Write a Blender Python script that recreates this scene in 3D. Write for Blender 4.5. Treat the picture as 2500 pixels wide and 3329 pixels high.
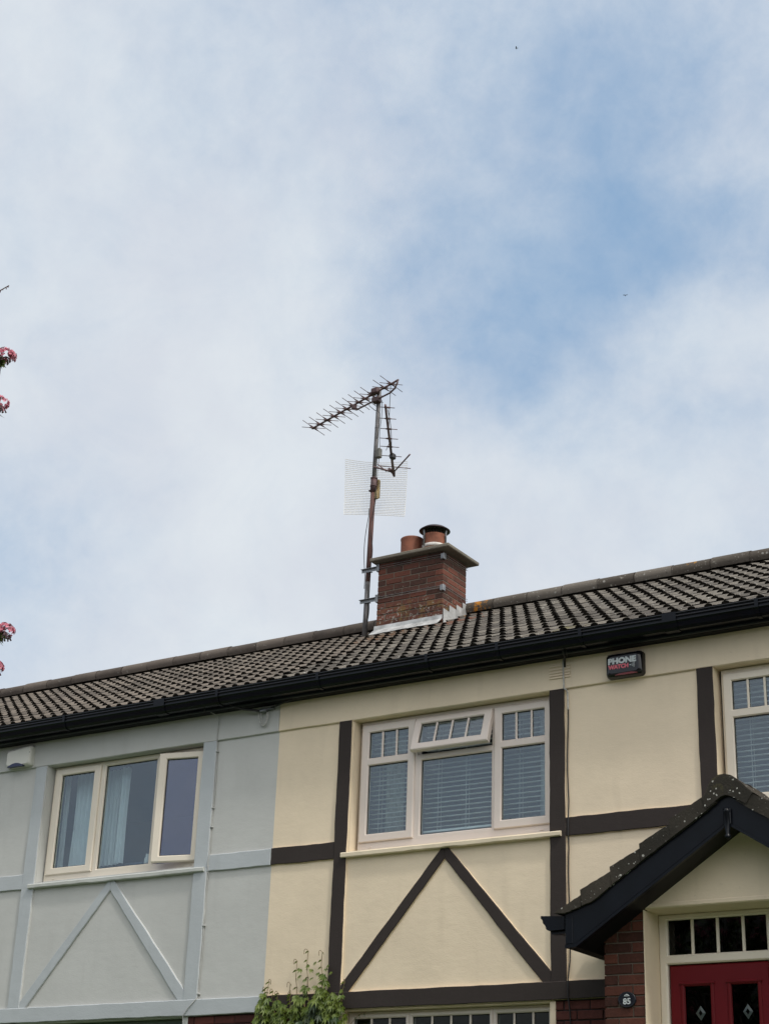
import bpy, bmesh, math, random
from mathutils import Vector, Matrix
R = math.radians
rnd = random.Random(7)
for o in list(bpy.data.objects):
    bpy.data.objects.remove(o)
SC = bpy.context.scene
COL = SC.collection

# ------------------------------------------------------------------ camera
cam_d = bpy.data.cameras.new('camera')
cam = bpy.data.objects.new('camera', cam_d)
COL.objects.link(cam)
fw = Vector((-0.5060339, 0.76463334, 0.39908088))
up = Vector((0.18816144, -0.35368485, 0.91624358))
rt = Vector((0.84173925, 0.53874195, 0.03510202))
m = Matrix((rt, up, -fw)).transposed().to_4x4()
m.translation = Vector((0, -11.9, 1.6))
cam.matrix_world = m
cam_d.sensor_fit = 'VERTICAL'
cam_d.sensor_height = 36
cam_d.sensor_width = 27
cam_d.lens = 36 * 5368.5 / 3329
cam_d.clip_start = 0.1
cam_d.clip_end = 4000
SC.camera = cam

# ------------------------------------------------------------------ sun, sky, exposure
SUN_DIR = Vector((2.39, -1.0, 3.7)).normalized()          # towards the sun
sun_d = bpy.data.lights.new('sun', 'SUN')
sun_d.energy = 1.7
sun_d.angle = R(5)
sun_d.color = (1, .95, .86)
sun = bpy.data.objects.new('sun', sun_d)
COL.objects.link(sun)
sun.rotation_euler = SUN_DIR.to_track_quat('Z', 'Y').to_euler()
sun.location = (20, -10, 40)
SC.view_settings.view_transform = 'Standard'
SC.view_settings.look = 'None'
SC.view_settings.exposure = 0.0
SC.view_settings.gamma = 1

W = bpy.data.worlds.new('World')
SC.world = W
W.use_nodes = True
nt = W.node_tree
for n in list(nt.nodes):
    nt.nodes.remove(n)


def nd(tree, typ, ins=None, **kw):
    n = tree.nodes.new(typ)
    for k, v in kw.items():
        setattr(n, k, v)
    for k, v in (ins or {}).items():
        s = n.inputs[k]
        if isinstance(v, bpy.types.NodeSocket):
            tree.links.new(v, s)
        else:
            s.default_value = v
    return n


def mth(tree, op, a, b=None, c=None, clamp=False):
    ins = {0: a}
    if b is not None:
        ins[1] = b
    if c is not None:
        ins[2] = c
    return nd(tree, 'ShaderNodeMath', ins, operation=op, use_clamp=clamp).outputs[0]


# cloud cover at known directions of the sky (x, y, z, cover 0..1, tightness); blended smoothly, broken up by noise
CLOUD = [(-0.591,0.524,0.614,0.91,700),(-0.527,0.568,0.632,0.78,700),(-0.443,0.635,0.632,0.64,700),(-0.347,0.684,0.641,0.57,700),(-0.265,0.725,0.636,0.67,700),(-0.533,0.602,0.595,0.62,700),(-0.603,0.564,0.564,0.91,700),(-0.486,0.655,0.579,0.82,700),(-0.389,0.706,0.592,0.37,700),(-0.326,0.73,0.601,0.31,700),(-0.266,0.758,0.596,0.5,700),(-0.574,0.618,0.538,0.99,700),(-0.499,0.677,0.541,0.91,700),(-0.438,0.709,0.552,0.67,700),(-0.637,0.574,0.514,0.82,700),(-0.582,0.656,0.48,0.98,700),(-0.512,0.7,0.499,1.0,700),(-0.466,0.72,0.515,0.45,700),(-0.435,0.732,0.525,0.37,700),(-0.384,0.754,0.534,0.13,700),(-0.368,0.784,0.5,0.15,700),(-0.312,0.85,0.424,0.86,700),(-0.653,0.62,0.435,0.95,700),(-0.597,0.684,0.419,1.0,700),(-0.528,0.728,0.437,1.0,700),(-0.457,0.773,0.44,0.98,700),(-0.374,0.824,0.427,0.92,700),(-0.678,0.639,0.364,0.48,700),(-0.638,0.675,0.369,0.93,700),(-0.589,0.725,0.357,0.92,700),(-0.452,0.794,0.407,0.83,700),(-0.406,0.825,0.394,1.0,700),(-0.33,0.857,0.395,0.85,700),(-0.657,0.684,0.317,1.0,700),(-0.569,0.746,0.346,1.0,700),(-0.479,0.733,0.483,0.97,700),(-0.466,0.75,0.469,0.91,700),(-0.331,0.795,0.508,1.05,2200),(-0.303,0.807,0.507,1.05,2200),(-0.281,0.813,0.51,1.0,2200),(-0.347,0.792,0.502,0.9,2200),(-0.315,0.789,0.527,0.0,2200),(-0.293,0.796,0.53,0.1,2200),(-0.341,0.781,0.523,0.12,2200),(-0.365,0.776,0.515,0.15,2200),(-0.302,0.763,0.572,0.6,2200),(-0.281,0.775,0.566,0.72,2200),(-0.265,0.773,0.577,0.72,2200),(-0.317,0.768,0.556,0.35,2200),(-0.311,0.78,0.543,0.08,2200),(-0.343,0.754,0.561,0.2,2200),(-0.332,0.748,0.574,0.25,2200),(-0.374,0.735,0.565,0.85,2200),(-0.38,0.73,0.568,0.75,2200),(-0.364,0.74,0.565,0.7,2200),(-0.378,0.743,0.552,0.28,2200),(-0.371,0.728,0.577,0.28,2200),(-0.353,0.748,0.563,0.12,2200),(-0.436,0.757,0.486,0.66,2200),(-0.41,0.766,0.496,0.2,2200),(-0.421,0.77,0.479,0.12,2200),(-0.393,0.788,0.473,0.35,2200),(-0.377,0.785,0.491,0.42,2200),(-0.348,0.813,0.467,0.66,2200),(-0.313,0.826,0.468,0.6,2200),(-0.286,0.831,0.477,0.62,2200),(-0.386,0.803,0.454,0.66,2200),(-0.347,0.802,0.485,0.6,2200),(-0.281,0.789,0.547,0.35,2200),(-0.274,0.804,0.528,0.25,2200),(-0.332,0.773,0.541,0.1,2200),(-0.301,0.788,0.537,0.04,2200),(-0.33,0.78,0.532,0.06,2200),(-0.371,0.76,0.534,0.16,2200),(-0.391,0.756,0.525,0.22,2200),(-0.339,0.763,0.551,0.12,2200),(-0.352,0.734,0.58,0.3,2200),(-0.332,0.736,0.59,0.28,2200),(-0.317,0.731,0.605,0.32,2200),(-0.305,0.748,0.589,0.3,2200),(-0.29,0.808,0.513,1.0,2200),(-0.315,0.798,0.513,1.0,2200),(-0.32,0.809,0.493,0.85,2200),(-0.296,0.819,0.492,0.82,2200),(-0.332,0.79,0.515,0.5,2200),(-0.432,0.727,0.534,0.3,2200),(-0.447,0.731,0.515,0.28,2200),(-0.424,0.748,0.511,0.3,2200),(-0.401,0.757,0.515,0.22,2200),(-0.428,0.755,0.497,0.3,2200),(-0.446,0.718,0.534,0.5,2200),(-0.47,0.727,0.501,0.5,2200),(-0.427,0.719,0.548,0.4,2200)]


def build_sky():
    t = nt
    tc = nd(t, 'ShaderNodeTexCoord').outputs['Generated']
    n1 = nd(t, 'ShaderNodeTexNoise', {'Vector': tc, 'Scale': 11.0, 'Detail': 8.0, 'Roughness': .66})
    off = nd(t, 'ShaderNodeVectorMath', {0: n1.outputs['Color'], 1: (.5, .5, .5)}, operation='SUBTRACT').outputs[0]
    off = nd(t, 'ShaderNodeVectorMath', {0: off, 'Scale': .042}, operation='SCALE').outputs[0]
    v = nd(t, 'ShaderNodeVectorMath', {0: tc, 1: off}, operation='ADD').outputs[0]
    v = nd(t, 'ShaderNodeVectorMath', {0: v}, operation='NORMALIZE').outputs[0]
    acc, ws = .8 * .004, .004
    for x, y, z, c, K in CLOUD:
        d = nd(t, 'ShaderNodeVectorMath', {0: v, 1: (x, y, z)}, operation='DOT_PRODUCT').outputs['Value']
        w = mth(t, 'EXPONENT', mth(t, 'MULTIPLY_ADD', d, float(K), -float(K) + (1.9 if K > 1000 else 0.0)))
        acc = mth(t, 'MULTIPLY_ADD', w, c, acc)
        ws = mth(t, 'ADD', w, ws)
    cov = mth(t, 'DIVIDE', acc, ws)
    n2 = nd(t, 'ShaderNodeTexNoise', {'Vector': tc, 'Scale': 13.0, 'Detail': 10.0, 'Roughness': .64, 'Distortion': .5})
    cov = mth(t, 'MULTIPLY_ADD', mth(t, 'SUBTRACT', n2.outputs['Fac'], .5), .38, cov, clamp=True)
    # torn edges: fine wisps only where cloud thins out
    n4 = nd(t, 'ShaderNodeTexNoise', {'Vector': tc, 'Scale': 34.0, 'Detail': 10.0, 'Roughness': .62, 'Distortion': .15})
    edge = mth(t, 'MULTIPLY', cov, mth(t, 'SUBTRACT', 1.0, cov))
    cov = mth(t, 'MULTIPLY_ADD', mth(t, 'MULTIPLY', mth(t, 'SUBTRACT', n4.outputs['Fac'], .5), edge), 2.6, cov, clamp=True)
    # clear blue
    sky = nd(t, 'ShaderNodeTexSky', sky_type='NISHITA', sun_disc=False)
    sky.sun_elevation = math.asin(SUN_DIR.z)
    sky.sun_rotation = math.atan2(SUN_DIR.x, SUN_DIR.y)
    blue = nd(t, 'ShaderNodeMix', {'Factor': .65, 6: sky.outputs[0], 7: (2.9, 5.0, 7.7, 1)}, data_type='RGBA').outputs[2]
    # cloud colour: white crowns and grey-lilac undersides
    n3 = nd(t, 'ShaderNodeTexNoise', {'Vector': tc, 'Scale': 9.0, 'Detail': 8.0, 'Roughness': .6})
    cf = nd(t, 'ShaderNodeMapRange', {'Value': n3.outputs['Fac'], 1: .36, 2: .62}).outputs[0]
    cl = nd(t, 'ShaderNodeMix', {'Factor': cf, 6: (6.75, 7.2, 7.9, 1), 7: (7.4, 7.9, 8.4, 1)}, data_type='RGBA').outputs[2]
    # bright veil of cloud around the hidden sun
    g = nd(t, 'ShaderNodeVectorMath', {0: tc, 1: tuple(SUN_DIR)}, operation='DOT_PRODUCT').outputs['Value']
    g = mth(t, 'POWER', mth(t, 'MAXIMUM', g, 0.0), 3.0)
    veil = nd(t, 'ShaderNodeVectorMath', {0: (26, 23.5, 20.5), 'Scale': g}, operation='SCALE').outputs[0]
    cl = nd(t, 'ShaderNodeVectorMath', {0: cl, 1: veil}, operation='ADD').outputs[0]
    mix = nd(t, 'ShaderNodeMix', {'Factor': cov, 6: blue, 7: cl}, data_type='RGBA').outputs[2]
    bg = nd(t, 'ShaderNodeBackground', {'Color': mix, 'Strength': .1})
    out = nd(t, 'ShaderNodeOutputWorld')
    t.links.new(bg.outputs[0], out.inputs[0])


build_sky()

# ------------------------------------------------------------------ materials
MATS = {}


def mat(name, col, rough=.6, var=.12, scale=3.0, bump=0.0, bscale=40.0, metal=0.0, spec=.5, col2=None, streak=None, coord='Object'):
    if name in MATS:
        return MATS[name]
    M = bpy.data.materials.new(name)
    M.use_nodes = True
    t = M.node_tree
    b = t.nodes['Principled BSDF']
    tc = nd(t, 'ShaderNodeTexCoord').outputs[coord]
    vec = tc
    if streak:
        vec = nd(t, 'ShaderNodeMapping', {'Vector': tc, 'Scale': streak}).outputs[0]
    n = nd(t, 'ShaderNodeTexNoise', {'Vector': vec, 'Scale': scale, 'Detail': 7.0, 'Roughness': .65})
    c2 = col2 or tuple(max(0, c * (1 - 2.2 * var)) for c in col)
    c1 = col if col2 else tuple(min(1, c * (1 + var)) for c in col)
    f = nd(t, 'ShaderNodeMapRange', {'Value': n.outputs['Fac'], 1: .33, 2: .68}).outputs[0]
    mx = nd(t, 'ShaderNodeMix', {'Factor': f, 6: (*c1, 1), 7: (*c2, 1)}, data_type='RGBA')
    t.links.new(mx.outputs[2], b.inputs['Base Color'])
    b.inputs['Roughness'].default_value = rough
    b.inputs['Metallic'].default_value = metal
    b.inputs['Specular IOR Level'].default_value = spec
    if bump:
        n2 = nd(t, 'ShaderNodeTexNoise', {'Vector': tc, 'Scale': bscale, 'Detail': 5.0, 'Roughness': .6})
        bp = nd(t, 'ShaderNodeBump', {'Height': n2.outputs['Fac'], 'Strength': bump, 'Distance': .01})
        t.links.new(bp.outputs[0], b.inputs['Normal'])
    MATS[name] = M
    return M


def plaster(name, col, dirt):
    """painted trowelled render: faint tone drift, small dents, a few dirt runs"""
    M = mat(name, col, rough=.8, var=.032, scale=1.8, spec=.2)
    t = M.node_tree
    b = t.nodes['Principled BSDF']
    tc = nd(t, 'ShaderNodeTexCoord').outputs['Object']
    base = b.inputs['Base Color'].links[0].from_socket
    mp = nd(t, 'ShaderNodeMapping', {'Vector': tc, 'Scale': (5.0, 5.0, .8)}).outputs[0]
    n = nd(t, 'ShaderNodeTexNoise', {'Vector': mp, 'Scale': 1.6, 'Detail': 6.0})
    f = nd(t, 'ShaderNodeMapRange', {'Value': n.outputs['Fac'], 1: .56, 2: .8, 3: 0, 4: .22}).outputs[0]
    mx = nd(t, 'ShaderNodeMix', {'Factor': f, 6: base, 7: (*dirt, 1)}, data_type='RGBA')
    sp = nd(t, 'ShaderNodeTexNoise', {'Vector': tc, 'Scale': 26.0, 'Detail': 2.0})
    f2 = nd(t, 'ShaderNodeMapRange', {'Value': sp.outputs['Fac'], 1: .72, 2: .78, 3: 0, 4: .25}).outputs[0]
    mx2 = nd(t, 'ShaderNodeMix', {'Factor': f2, 6: mx.outputs[2], 7: (*dirt, 1)}, data_type='RGBA')
    t.links.new(mx2.outputs[2], b.inputs['Base Color'])
    m1 = nd(t, 'ShaderNodeMapping', {'Vector': tc, 'Scale': (1.0, 1.0, 1.7)}).outputs[0]
    a = nd(t, 'ShaderNodeTexNoise', {'Vector': m1, 'Scale': 7.0, 'Detail': 6.0, 'Roughness': .62})
    c = nd(t, 'ShaderNodeTexNoise', {'Vector': m1, 'Scale': 60.0, 'Detail': 3.0})
    h = mth(t, 'MULTIPLY_ADD', c.outputs['Fac'], .3, a.outputs['Fac'])
    bp = nd(t, 'ShaderNodeBump', {'Height': h, 'Strength': .24, 'Distance': .012})
    t.links.new(bp.outputs[0], b.inputs['Normal'])
    return M


def brick_mat(name, c_lo, c_hi, mortar, lichen=False):
    """bricks are real blocks; attribute 'tint' is 0 on mortar and differs from brick to brick"""
    M = bpy.data.materials.new(name)
    M.use_nodes = True
    t = M.node_tree
    b = t.nodes['Principled BSDF']
    tc = nd(t, 'ShaderNodeNewGeometry').outputs['Position']
    at = nd(t, 'ShaderNodeAttribute', attribute_name='tint').outputs['Fac']
    n = nd(t, 'ShaderNodeTexNoise', {'Vector': tc, 'Scale': 18.0, 'Detail': 8.0, 'Roughness': .7})
    f = mth(t, 'MULTIPLY_ADD', mth(t, 'SUBTRACT', n.outputs['Fac'], .5), .9, at, clamp=True)
    mx = nd(t, 'ShaderNodeMix', {'Factor': f, 6: (*c_lo, 1), 7: (*c_hi, 1)}, data_type='RGBA').outputs[2]
    isb = mth(t, 'GREATER_THAN', at, .05)
    mx = nd(t, 'ShaderNodeMix', {'Factor': isb, 6: (*mortar, 1), 7: mx}, data_type='RGBA').outputs[2]
    if lichen:
        z = nd(t, 'ShaderNodeSeparateXYZ', {0: tc}).outputs[2]
        low = nd(t, 'ShaderNodeMapRange', {'Value': z, 1: 8.3, 2: 8.0, 3: 0, 4: 1}).outputs[0]
        n2 = nd(t, 'ShaderNodeTexNoise', {'Vector': tc, 'Scale': 9.0, 'Detail': 8.0, 'Roughness': .75})
        g = mth(t, 'MULTIPLY_ADD', low, .2, n2.outputs['Fac'])
        g = nd(t, 'ShaderNodeMapRange', {'Value': g, 1: .7, 2: .82, 3: 0, 4: .6}).outputs[0]
        mx = nd(t, 'ShaderNodeMix', {'Factor': g, 6: mx, 7: (.19, .14, .045, 1)}, data_type='RGBA').outputs[2]
        n3 = nd(t, 'ShaderNodeTexNoise', {'Vector': tc, 'Scale': 42.0, 'Detail': 4.0})
        g = mth(t, 'MULTIPLY_ADD', low, .13, n3.outputs['Fac'])
        g = nd(t, 'ShaderNodeMapRange', {'Value': g, 1: .72, 2: .77, 3: 0, 4: .7}).outputs[0]
        mx = nd(t, 'ShaderNodeMix', {'Factor': g, 6: mx, 7: (.33, .33, .3, 1)}, data_type='RGBA').outputs[2]
    t.links.new(mx, b.inputs['Base Color'])
    b.inputs['Roughness'].default_value = .85
    b.inputs['Specular IOR Level'].default_value = .25
    n4 = nd(t, 'ShaderNodeTexNoise', {'Vector': tc, 'Scale': 45.0, 'Detail': 6.0, 'Roughness': .7})
    bp = nd(t, 'ShaderNodeBump', {'Height': n4.outputs['Fac'], 'Strength': .7, 'Distance': .01})
    t.links.new(bp.outputs[0], b.inputs['Normal'])
    return M


def tile_mat(name, base, dark, pale_amount=.5, spots=(.33, .33, .3), moss_at=None, dots=0):
    M = bpy.data.materials.new(name)
    M.use_nodes = True
    t = M.node_tree
    b = t.nodes['Principled BSDF']
    tc = nd(t, 'ShaderNodeNewGeometry').outputs['Position']
    at = nd(t, 'ShaderNodeAttribute', attribute_name='tint').outputs['Fac']
    n = nd(t, 'ShaderNodeTexNoise', {'Vector': tc, 'Scale': 2.2, 'Detail': 8.0, 'Roughness': .7})
    f = mth(t, 'MULTIPLY_ADD', mth(t, 'SUBTRACT', at, .5), .62, n.outputs['Fac'])
    f = nd(t, 'ShaderNodeMapRange', {'Value': f, 1: .3, 2: .7}).outputs[0]
    mx = nd(t, 'ShaderNodeMix', {'Factor': f, 6: (*dark, 1), 7: (*base, 1)}, data_type='RGBA').outputs[2]
    n2 = nd(t, 'ShaderNodeTexNoise', {'Vector': tc, 'Scale': 24.0, 'Detail': 5.0, 'Roughness': .65})
    g = nd(t, 'ShaderNodeMapRange', {'Value': n2.outputs['Fac'], 1: .64, 2: .7, 3: 0, 4: pale_amount}).outputs[0]
    mx = nd(t, 'ShaderNodeMix', {'Factor': g, 6: mx, 7: (*spots, 1)}, data_type='RGBA').outputs[2]
    g = nd(t, 'ShaderNodeMapRange', {'Value': n2.outputs['Fac'], 1: .36, 2: .28, 3: 0, 4: .6}).outputs[0]
    mx = nd(t, 'ShaderNodeMix', {'Factor': g, 6: mx, 7: (.03, .026, .02, 1)}, data_type='RGBA').outputs[2]
    if dots:
        wob = nd(t, 'ShaderNodeTexNoise', {'Vector': tc, 'Scale': 50.0, 'Detail': 3.0})
        wv = nd(t, 'ShaderNodeVectorMath', {0: wob.outputs['Color'], 'Scale': .016}, operation='SCALE').outputs[0]
        wv = nd(t, 'ShaderNodeVectorMath', {0: tc, 1: wv}, operation='ADD').outputs[0]
        for vs, r0, pick in ((17.0, .24, .5), (40.0, .28, .55)):
            vo = nd(t, 'ShaderNodeTexVoronoi', {'Vector': wv, 'Scale': vs})
            keep = mth(t, 'GREATER_THAN', nd(t, 'ShaderNodeSeparateXYZ', {0: vo.outputs['Color']}).outputs[0], pick)
            rad = mth(t, 'MULTIPLY', nd(t, 'ShaderNodeSeparateXYZ', {0: vo.outputs['Color']}).outputs[1], r0)
            g = nd(t, 'ShaderNodeMapRange', {'Value': mth(t, 'SUBTRACT', vo.outputs['Distance'], rad), 1: .04, 2: 0, 3: 0, 4: dots}).outputs[0]
            g = mth(t, 'MULTIPLY', g, keep)
            mx = nd(t, 'ShaderNodeMix', {'Factor': g, 6: mx, 7: (.42, .42, .39, 1)}, data_type='RGBA').outputs[2]
    for (c, r, colr, amt, lo) in (moss_at or []):
        d = nd(t, 'ShaderNodeVectorMath', {0: tc, 1: c}, operation='DISTANCE').outputs['Value']
        near = nd(t, 'ShaderNodeMapRange', {'Value': d, 1: r, 2: 0, 3: 0, 4: 1}).outputs[0]
        n3 = nd(t, 'ShaderNodeTexNoise', {'Vector': tc, 'Scale': 16.0, 'Detail': 6.0, 'Roughness': .7})
        g = mth(t, 'MULTIPLY_ADD', near, .45, n3.outputs['Fac'])
        g = nd(t, 'ShaderNodeMapRange', {'Value': g, 1: lo, 2: lo + .08, 3: 0, 4: amt}).outputs[0]
        mx = nd(t, 'ShaderNodeMix', {'Factor': g, 6: mx, 7: (*colr, 1)}, data_type='RGBA').outputs[2]
    t.links.new(mx, b.inputs['Base Color'])
    b.inputs['Roughness'].default_value = .9
    b.inputs['Specular IOR Level'].default_value = .2
    n4 = nd(t, 'ShaderNodeTexNoise', {'Vector': tc, 'Scale': 60.0, 'Detail': 5.0, 'Roughness': .7})
    bp = nd(t, 'ShaderNodeBump', {'Height': n4.outputs['Fac'], 'Strength': .6, 'Distance': .008})
    t.links.new(bp.outputs[0], b.inputs['Normal'])
    return M


def glass_mat(name, tint=(.88, .94, .96), refl=.15):
    M = bpy.data.materials.new(name)
    M.use_nodes = True
    t = M.node_tree
    for n in list(t.nodes):
        t.nodes.remove(n)
    out = nd(t, 'ShaderNodeOutputMaterial')
    tr = nd(t, 'ShaderNodeBsdfTransparent', {'Color': (*tint, 1)})
    gl = nd(t, 'ShaderNodeBsdfGlossy', {'Color': (.9, .95, 1, 1), 'Roughness': .01})
    tc = nd(t, 'ShaderNodeTexCoord').outputs['Object']
    n = nd(t, 'ShaderNodeTexNoise', {'Vector': tc, 'Scale': 1.6, 'Detail': 1.0})
    bp = nd(t, 'ShaderNodeBump', {'Height': n.outputs['Fac'], 'Strength': .12, 'Distance': .02})
    t.links.new(bp.outputs[0], gl.inputs['Normal'])
    fc = nd(t, 'ShaderNodeLayerWeight', {'Blend': .5}).outputs['Facing']
    f = mth(t, 'MULTIPLY_ADD', mth(t, 'POWER', fc, 5.0), .9 - refl, refl * .6, clamp=True)
    mx = nd(t, 'ShaderNodeMixShader', {0: f, 1: tr.outputs[0], 2: gl.outputs[0]})
    t.links.new(mx.outputs[0], out.inputs[0])
    return M


M_CREAM = plaster('cream_render', (.735, .63, .478), (.46, .39, .29))
M_GREY = plaster('grey_render', (.497, .508, .495), (.34, .345, .335))
M_GREYB = plaster('grey_blue_trim', (.43, .465, .488), (.3, .33, .34))
M_BROWN = plaster('dark_brown_trim', (.038, .031, .029), (.055, .046, .041))
M_SILL = plaster('cream_sill', (.74, .65, .5), (.35, .3, .2))
M_SILLG = plaster('grey_sill', (.52, .54, .52), (.3, .3, .27))
M_UPVC = mat('white_upvc', (.67, .6, .55), .35, .02, 2)
M_UPVC2 = mat('ivory_upvc', (.72, .66, .56), .35, .02, 2)
M_BEAD = mat('dark_glazing_gasket', (.02, .02, .02), .6)
M_BLACK = mat('black_upvc', (.003, .0042, .0075), .25, .2, 5, spec=.28)
M_FASCIA = mat('black_upvc_fascia', (.011, .0145, .0195), .3, .2, 3, spec=.3)
M_BARGE = mat('black_bargeboard', (.0045, .0062, .0098), .3, .2, 3, spec=.22)
M_SOFFIT = mat('black_upvc_soffit', (.006, .007, .009), .5, spec=.2)
M_BRICK_C = brick_mat('chimney_brick', (.052, .028, .022), (.155, .056, .038), (.14, .12, .095), True)
M_BRICK_P = brick_mat('porch_brick', (.04, .017, .013), (.115, .04, .027), (.12, .1, .08))
M_BRICK_D = brick_mat('wall_brick', (.05, .018, .016), (.115, .036, .028), (.03, .02, .02))
M_TILE_G = tile_mat('roof_tile', (.15, .13, .11), (.088, .077, .066), .4,
                    moss_at=[((-9.35, 2.3, 7.5), 1.1, (.1, .055, .03), .8, .8), ((-8.8, 3.25, 8.02), .4, (.4, .17, .025), .9, .84),
                             ((-8.9, 2.55, 7.7), .5, (.11, .04, .022), .9, .8)])
M_TILE_C = tile_mat('roof_tile_lichened', (.14, .128, .11), (.072, .065, .057), .65, dots=.4,
                    moss_at=[((-8.78, 3.25, 8.02), .4, (.4, .17, .025), .9, .84), ((-8.6, 2.6, 7.7), .9, (.11, .04, .022), .85, .8),
                             ((-5.9, -.2, 6.3), .7, (.13, .12, .04), .7, .88)])
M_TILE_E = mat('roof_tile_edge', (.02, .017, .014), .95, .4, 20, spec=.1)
M_RIDGE = tile_mat('ridge_tile', (.125, .105, .09), (.07, .058, .05), .45,
                   moss_at=[((-8.7, 3.25, 8.1), .36, (.42, .18, .025), .9, .83), ((-6.15, 3.25, 8.15), .16, (.42, .2, .025), .85, .84)])
M_RIDGE2 = tile_mat('ridge_tile_lichened', (.135, .12, .103), (.07, .06, .05), .8, dots=.5, spots=(.36, .35, .3),
                    moss_at=[((-8.7, 3.25, 8.1), .36, (.42, .18, .025), .9, .83), ((-6.15, 3.25, 8.15), .16, (.42, .2, .025), .85, .84)])
M_TILE_P = tile_mat('porch_tile', (.058, .05, .04), (.026, .024, .02), .3, dots=.9, spots=(.2, .2, .18),
                    moss_at=[((-4.3, -.95, 4.6), .3, (.08, .075, .03), .35, .88)])
M_LEAD = mat('lead_flashing', (.5, .51, .51), .55, .18, 9, bump=.25, bscale=14, metal=.25)
M_CAP = tile_mat('chimney_cap', (.21, .19, .155), (.13, .118, .098), .5)
M_POT = mat('terracotta', (.225, .08, .045), .75, .18, 7, bump=.2, bscale=30)
M_POTW = mat('mortar_band', (.6, .58, .55), .85, .15, 12)
M_COWL = mat('cowl_metal', (.035, .022, .024), .5, .3, 8, metal=.4)
M_STRAP = mat('galvanised', (.27, .28, .29), .45, .2, 10, metal=.7)
M_MAST = mat('mast_galvanised', (.17, .165, .17), .55, .3, 6, metal=.45, streak=(8, 8, 1))
M_RUST = mat('rusty_steel', (.125, .05, .038), .8, .3, 7, col2=(.075, .045, .042), streak=(8, 8, 1.4))
M_ANT = mat('antenna_metal', (.17, .11, .11), .6, .3, 10, metal=.3)
M_ANTR = mat('antenna_plastic', (.085, .042, .045), .6, .3, 10)
M_BOX = mat('aerial_box', (.14, .14, .125), .6, .3, 15)
M_WIRE = mat('grid_wire', (.6, .55, .42), .5, .1, 5, metal=.2)
M_CABK = mat('black_cable', (.014, .014, .015), .5)
M_CABG = mat('painted_cable', (.42, .43, .42), .6)
M_CABW = mat('white_cable', (.48, .48, .46), .55, .2, 20)
M_GLASS = glass_mat('window_glass')
M_GLASSD = glass_mat('door_glass', (.25, .28, .28), .04)
M_GLASSP = glass_mat('casement_glass', (.6, .6, .8), .24)
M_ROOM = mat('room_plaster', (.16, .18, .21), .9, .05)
M_BLIND = mat('blind_slat', (.72, .74, .7), .5, .03)
M_CURT = mat('curtain_cloth', (.66, .7, .7), .9, .05, 3, bump=.2, bscale=60)
M_CURTP = mat('patterned_curtain_cloth', (.72, .72, .64), .9, .2, 14, col2=(.3, .32, .3))
M_RED = mat('red_door_paint', (.125, .006, .01), .45, .06, 2, spec=.2)
M_WHITE = mat('white_plastic', (.62, .62, .57), .4, .03)
M_ALARMB = mat('black_gloss_plastic', (.008, .008, .01), .12, .1)
M_TXTW = mat('white_lettering', (.55, .6, .62), .5, .02)
M_TXTR = mat('pink_lettering', (.62, .13, .17), .5, .02)
M_BLUEL = mat('blue_lens', (.012, .018, .075), .25, .1)
M_REDL = mat('red_lens', (.16, .012, .012), .25, .1)
M_PLAQUE = mat('plaque_enamel', (.007, .009, .016), .25, .1)
M_DIAM = mat('bevelled_glass', (.05, .07, .068), .2)
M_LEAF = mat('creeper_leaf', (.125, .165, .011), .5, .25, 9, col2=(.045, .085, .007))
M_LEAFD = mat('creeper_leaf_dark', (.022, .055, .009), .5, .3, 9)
M_STEM = mat('creeper_stem', (.19, .14, .07), .8)
M_BARK = mat('bark', (.1, .075, .055), .95, .3, 9, bump=.8, bscale=25)
M_HLEAF = mat('hawthorn_leaf', (.1, .15, .03), .6, .3, 12)
M_HFLOW = mat('pink_blossom', (.36, .035, .085), .7, .25, 30, col2=(.58, .24, .3))
M_HCAL = mat('blossom_stalk', (.1, .06, .07), .8)
M_TLEAF = mat('tree_leaf', (.05, .085, .02), .6, .3, 3)
M_GRASS = mat('lawn', (.06, .1, .025), .95, .3, 6, bump=1, bscale=80)
M_ROAD = mat('asphalt', (.05, .05, .05), .9, .2, 20, bump=.5, bscale=120)
M_PAVE = mat('concrete_paving', (.2, .19, .18), .9, .15, 5, bump=.3, bscale=60)
M_GREEN = mat('sage_paint', (.1, .13, .11), .5, .08)
M_BIRD = mat('bird_feather', (.03, .03, .035), .8)


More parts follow.
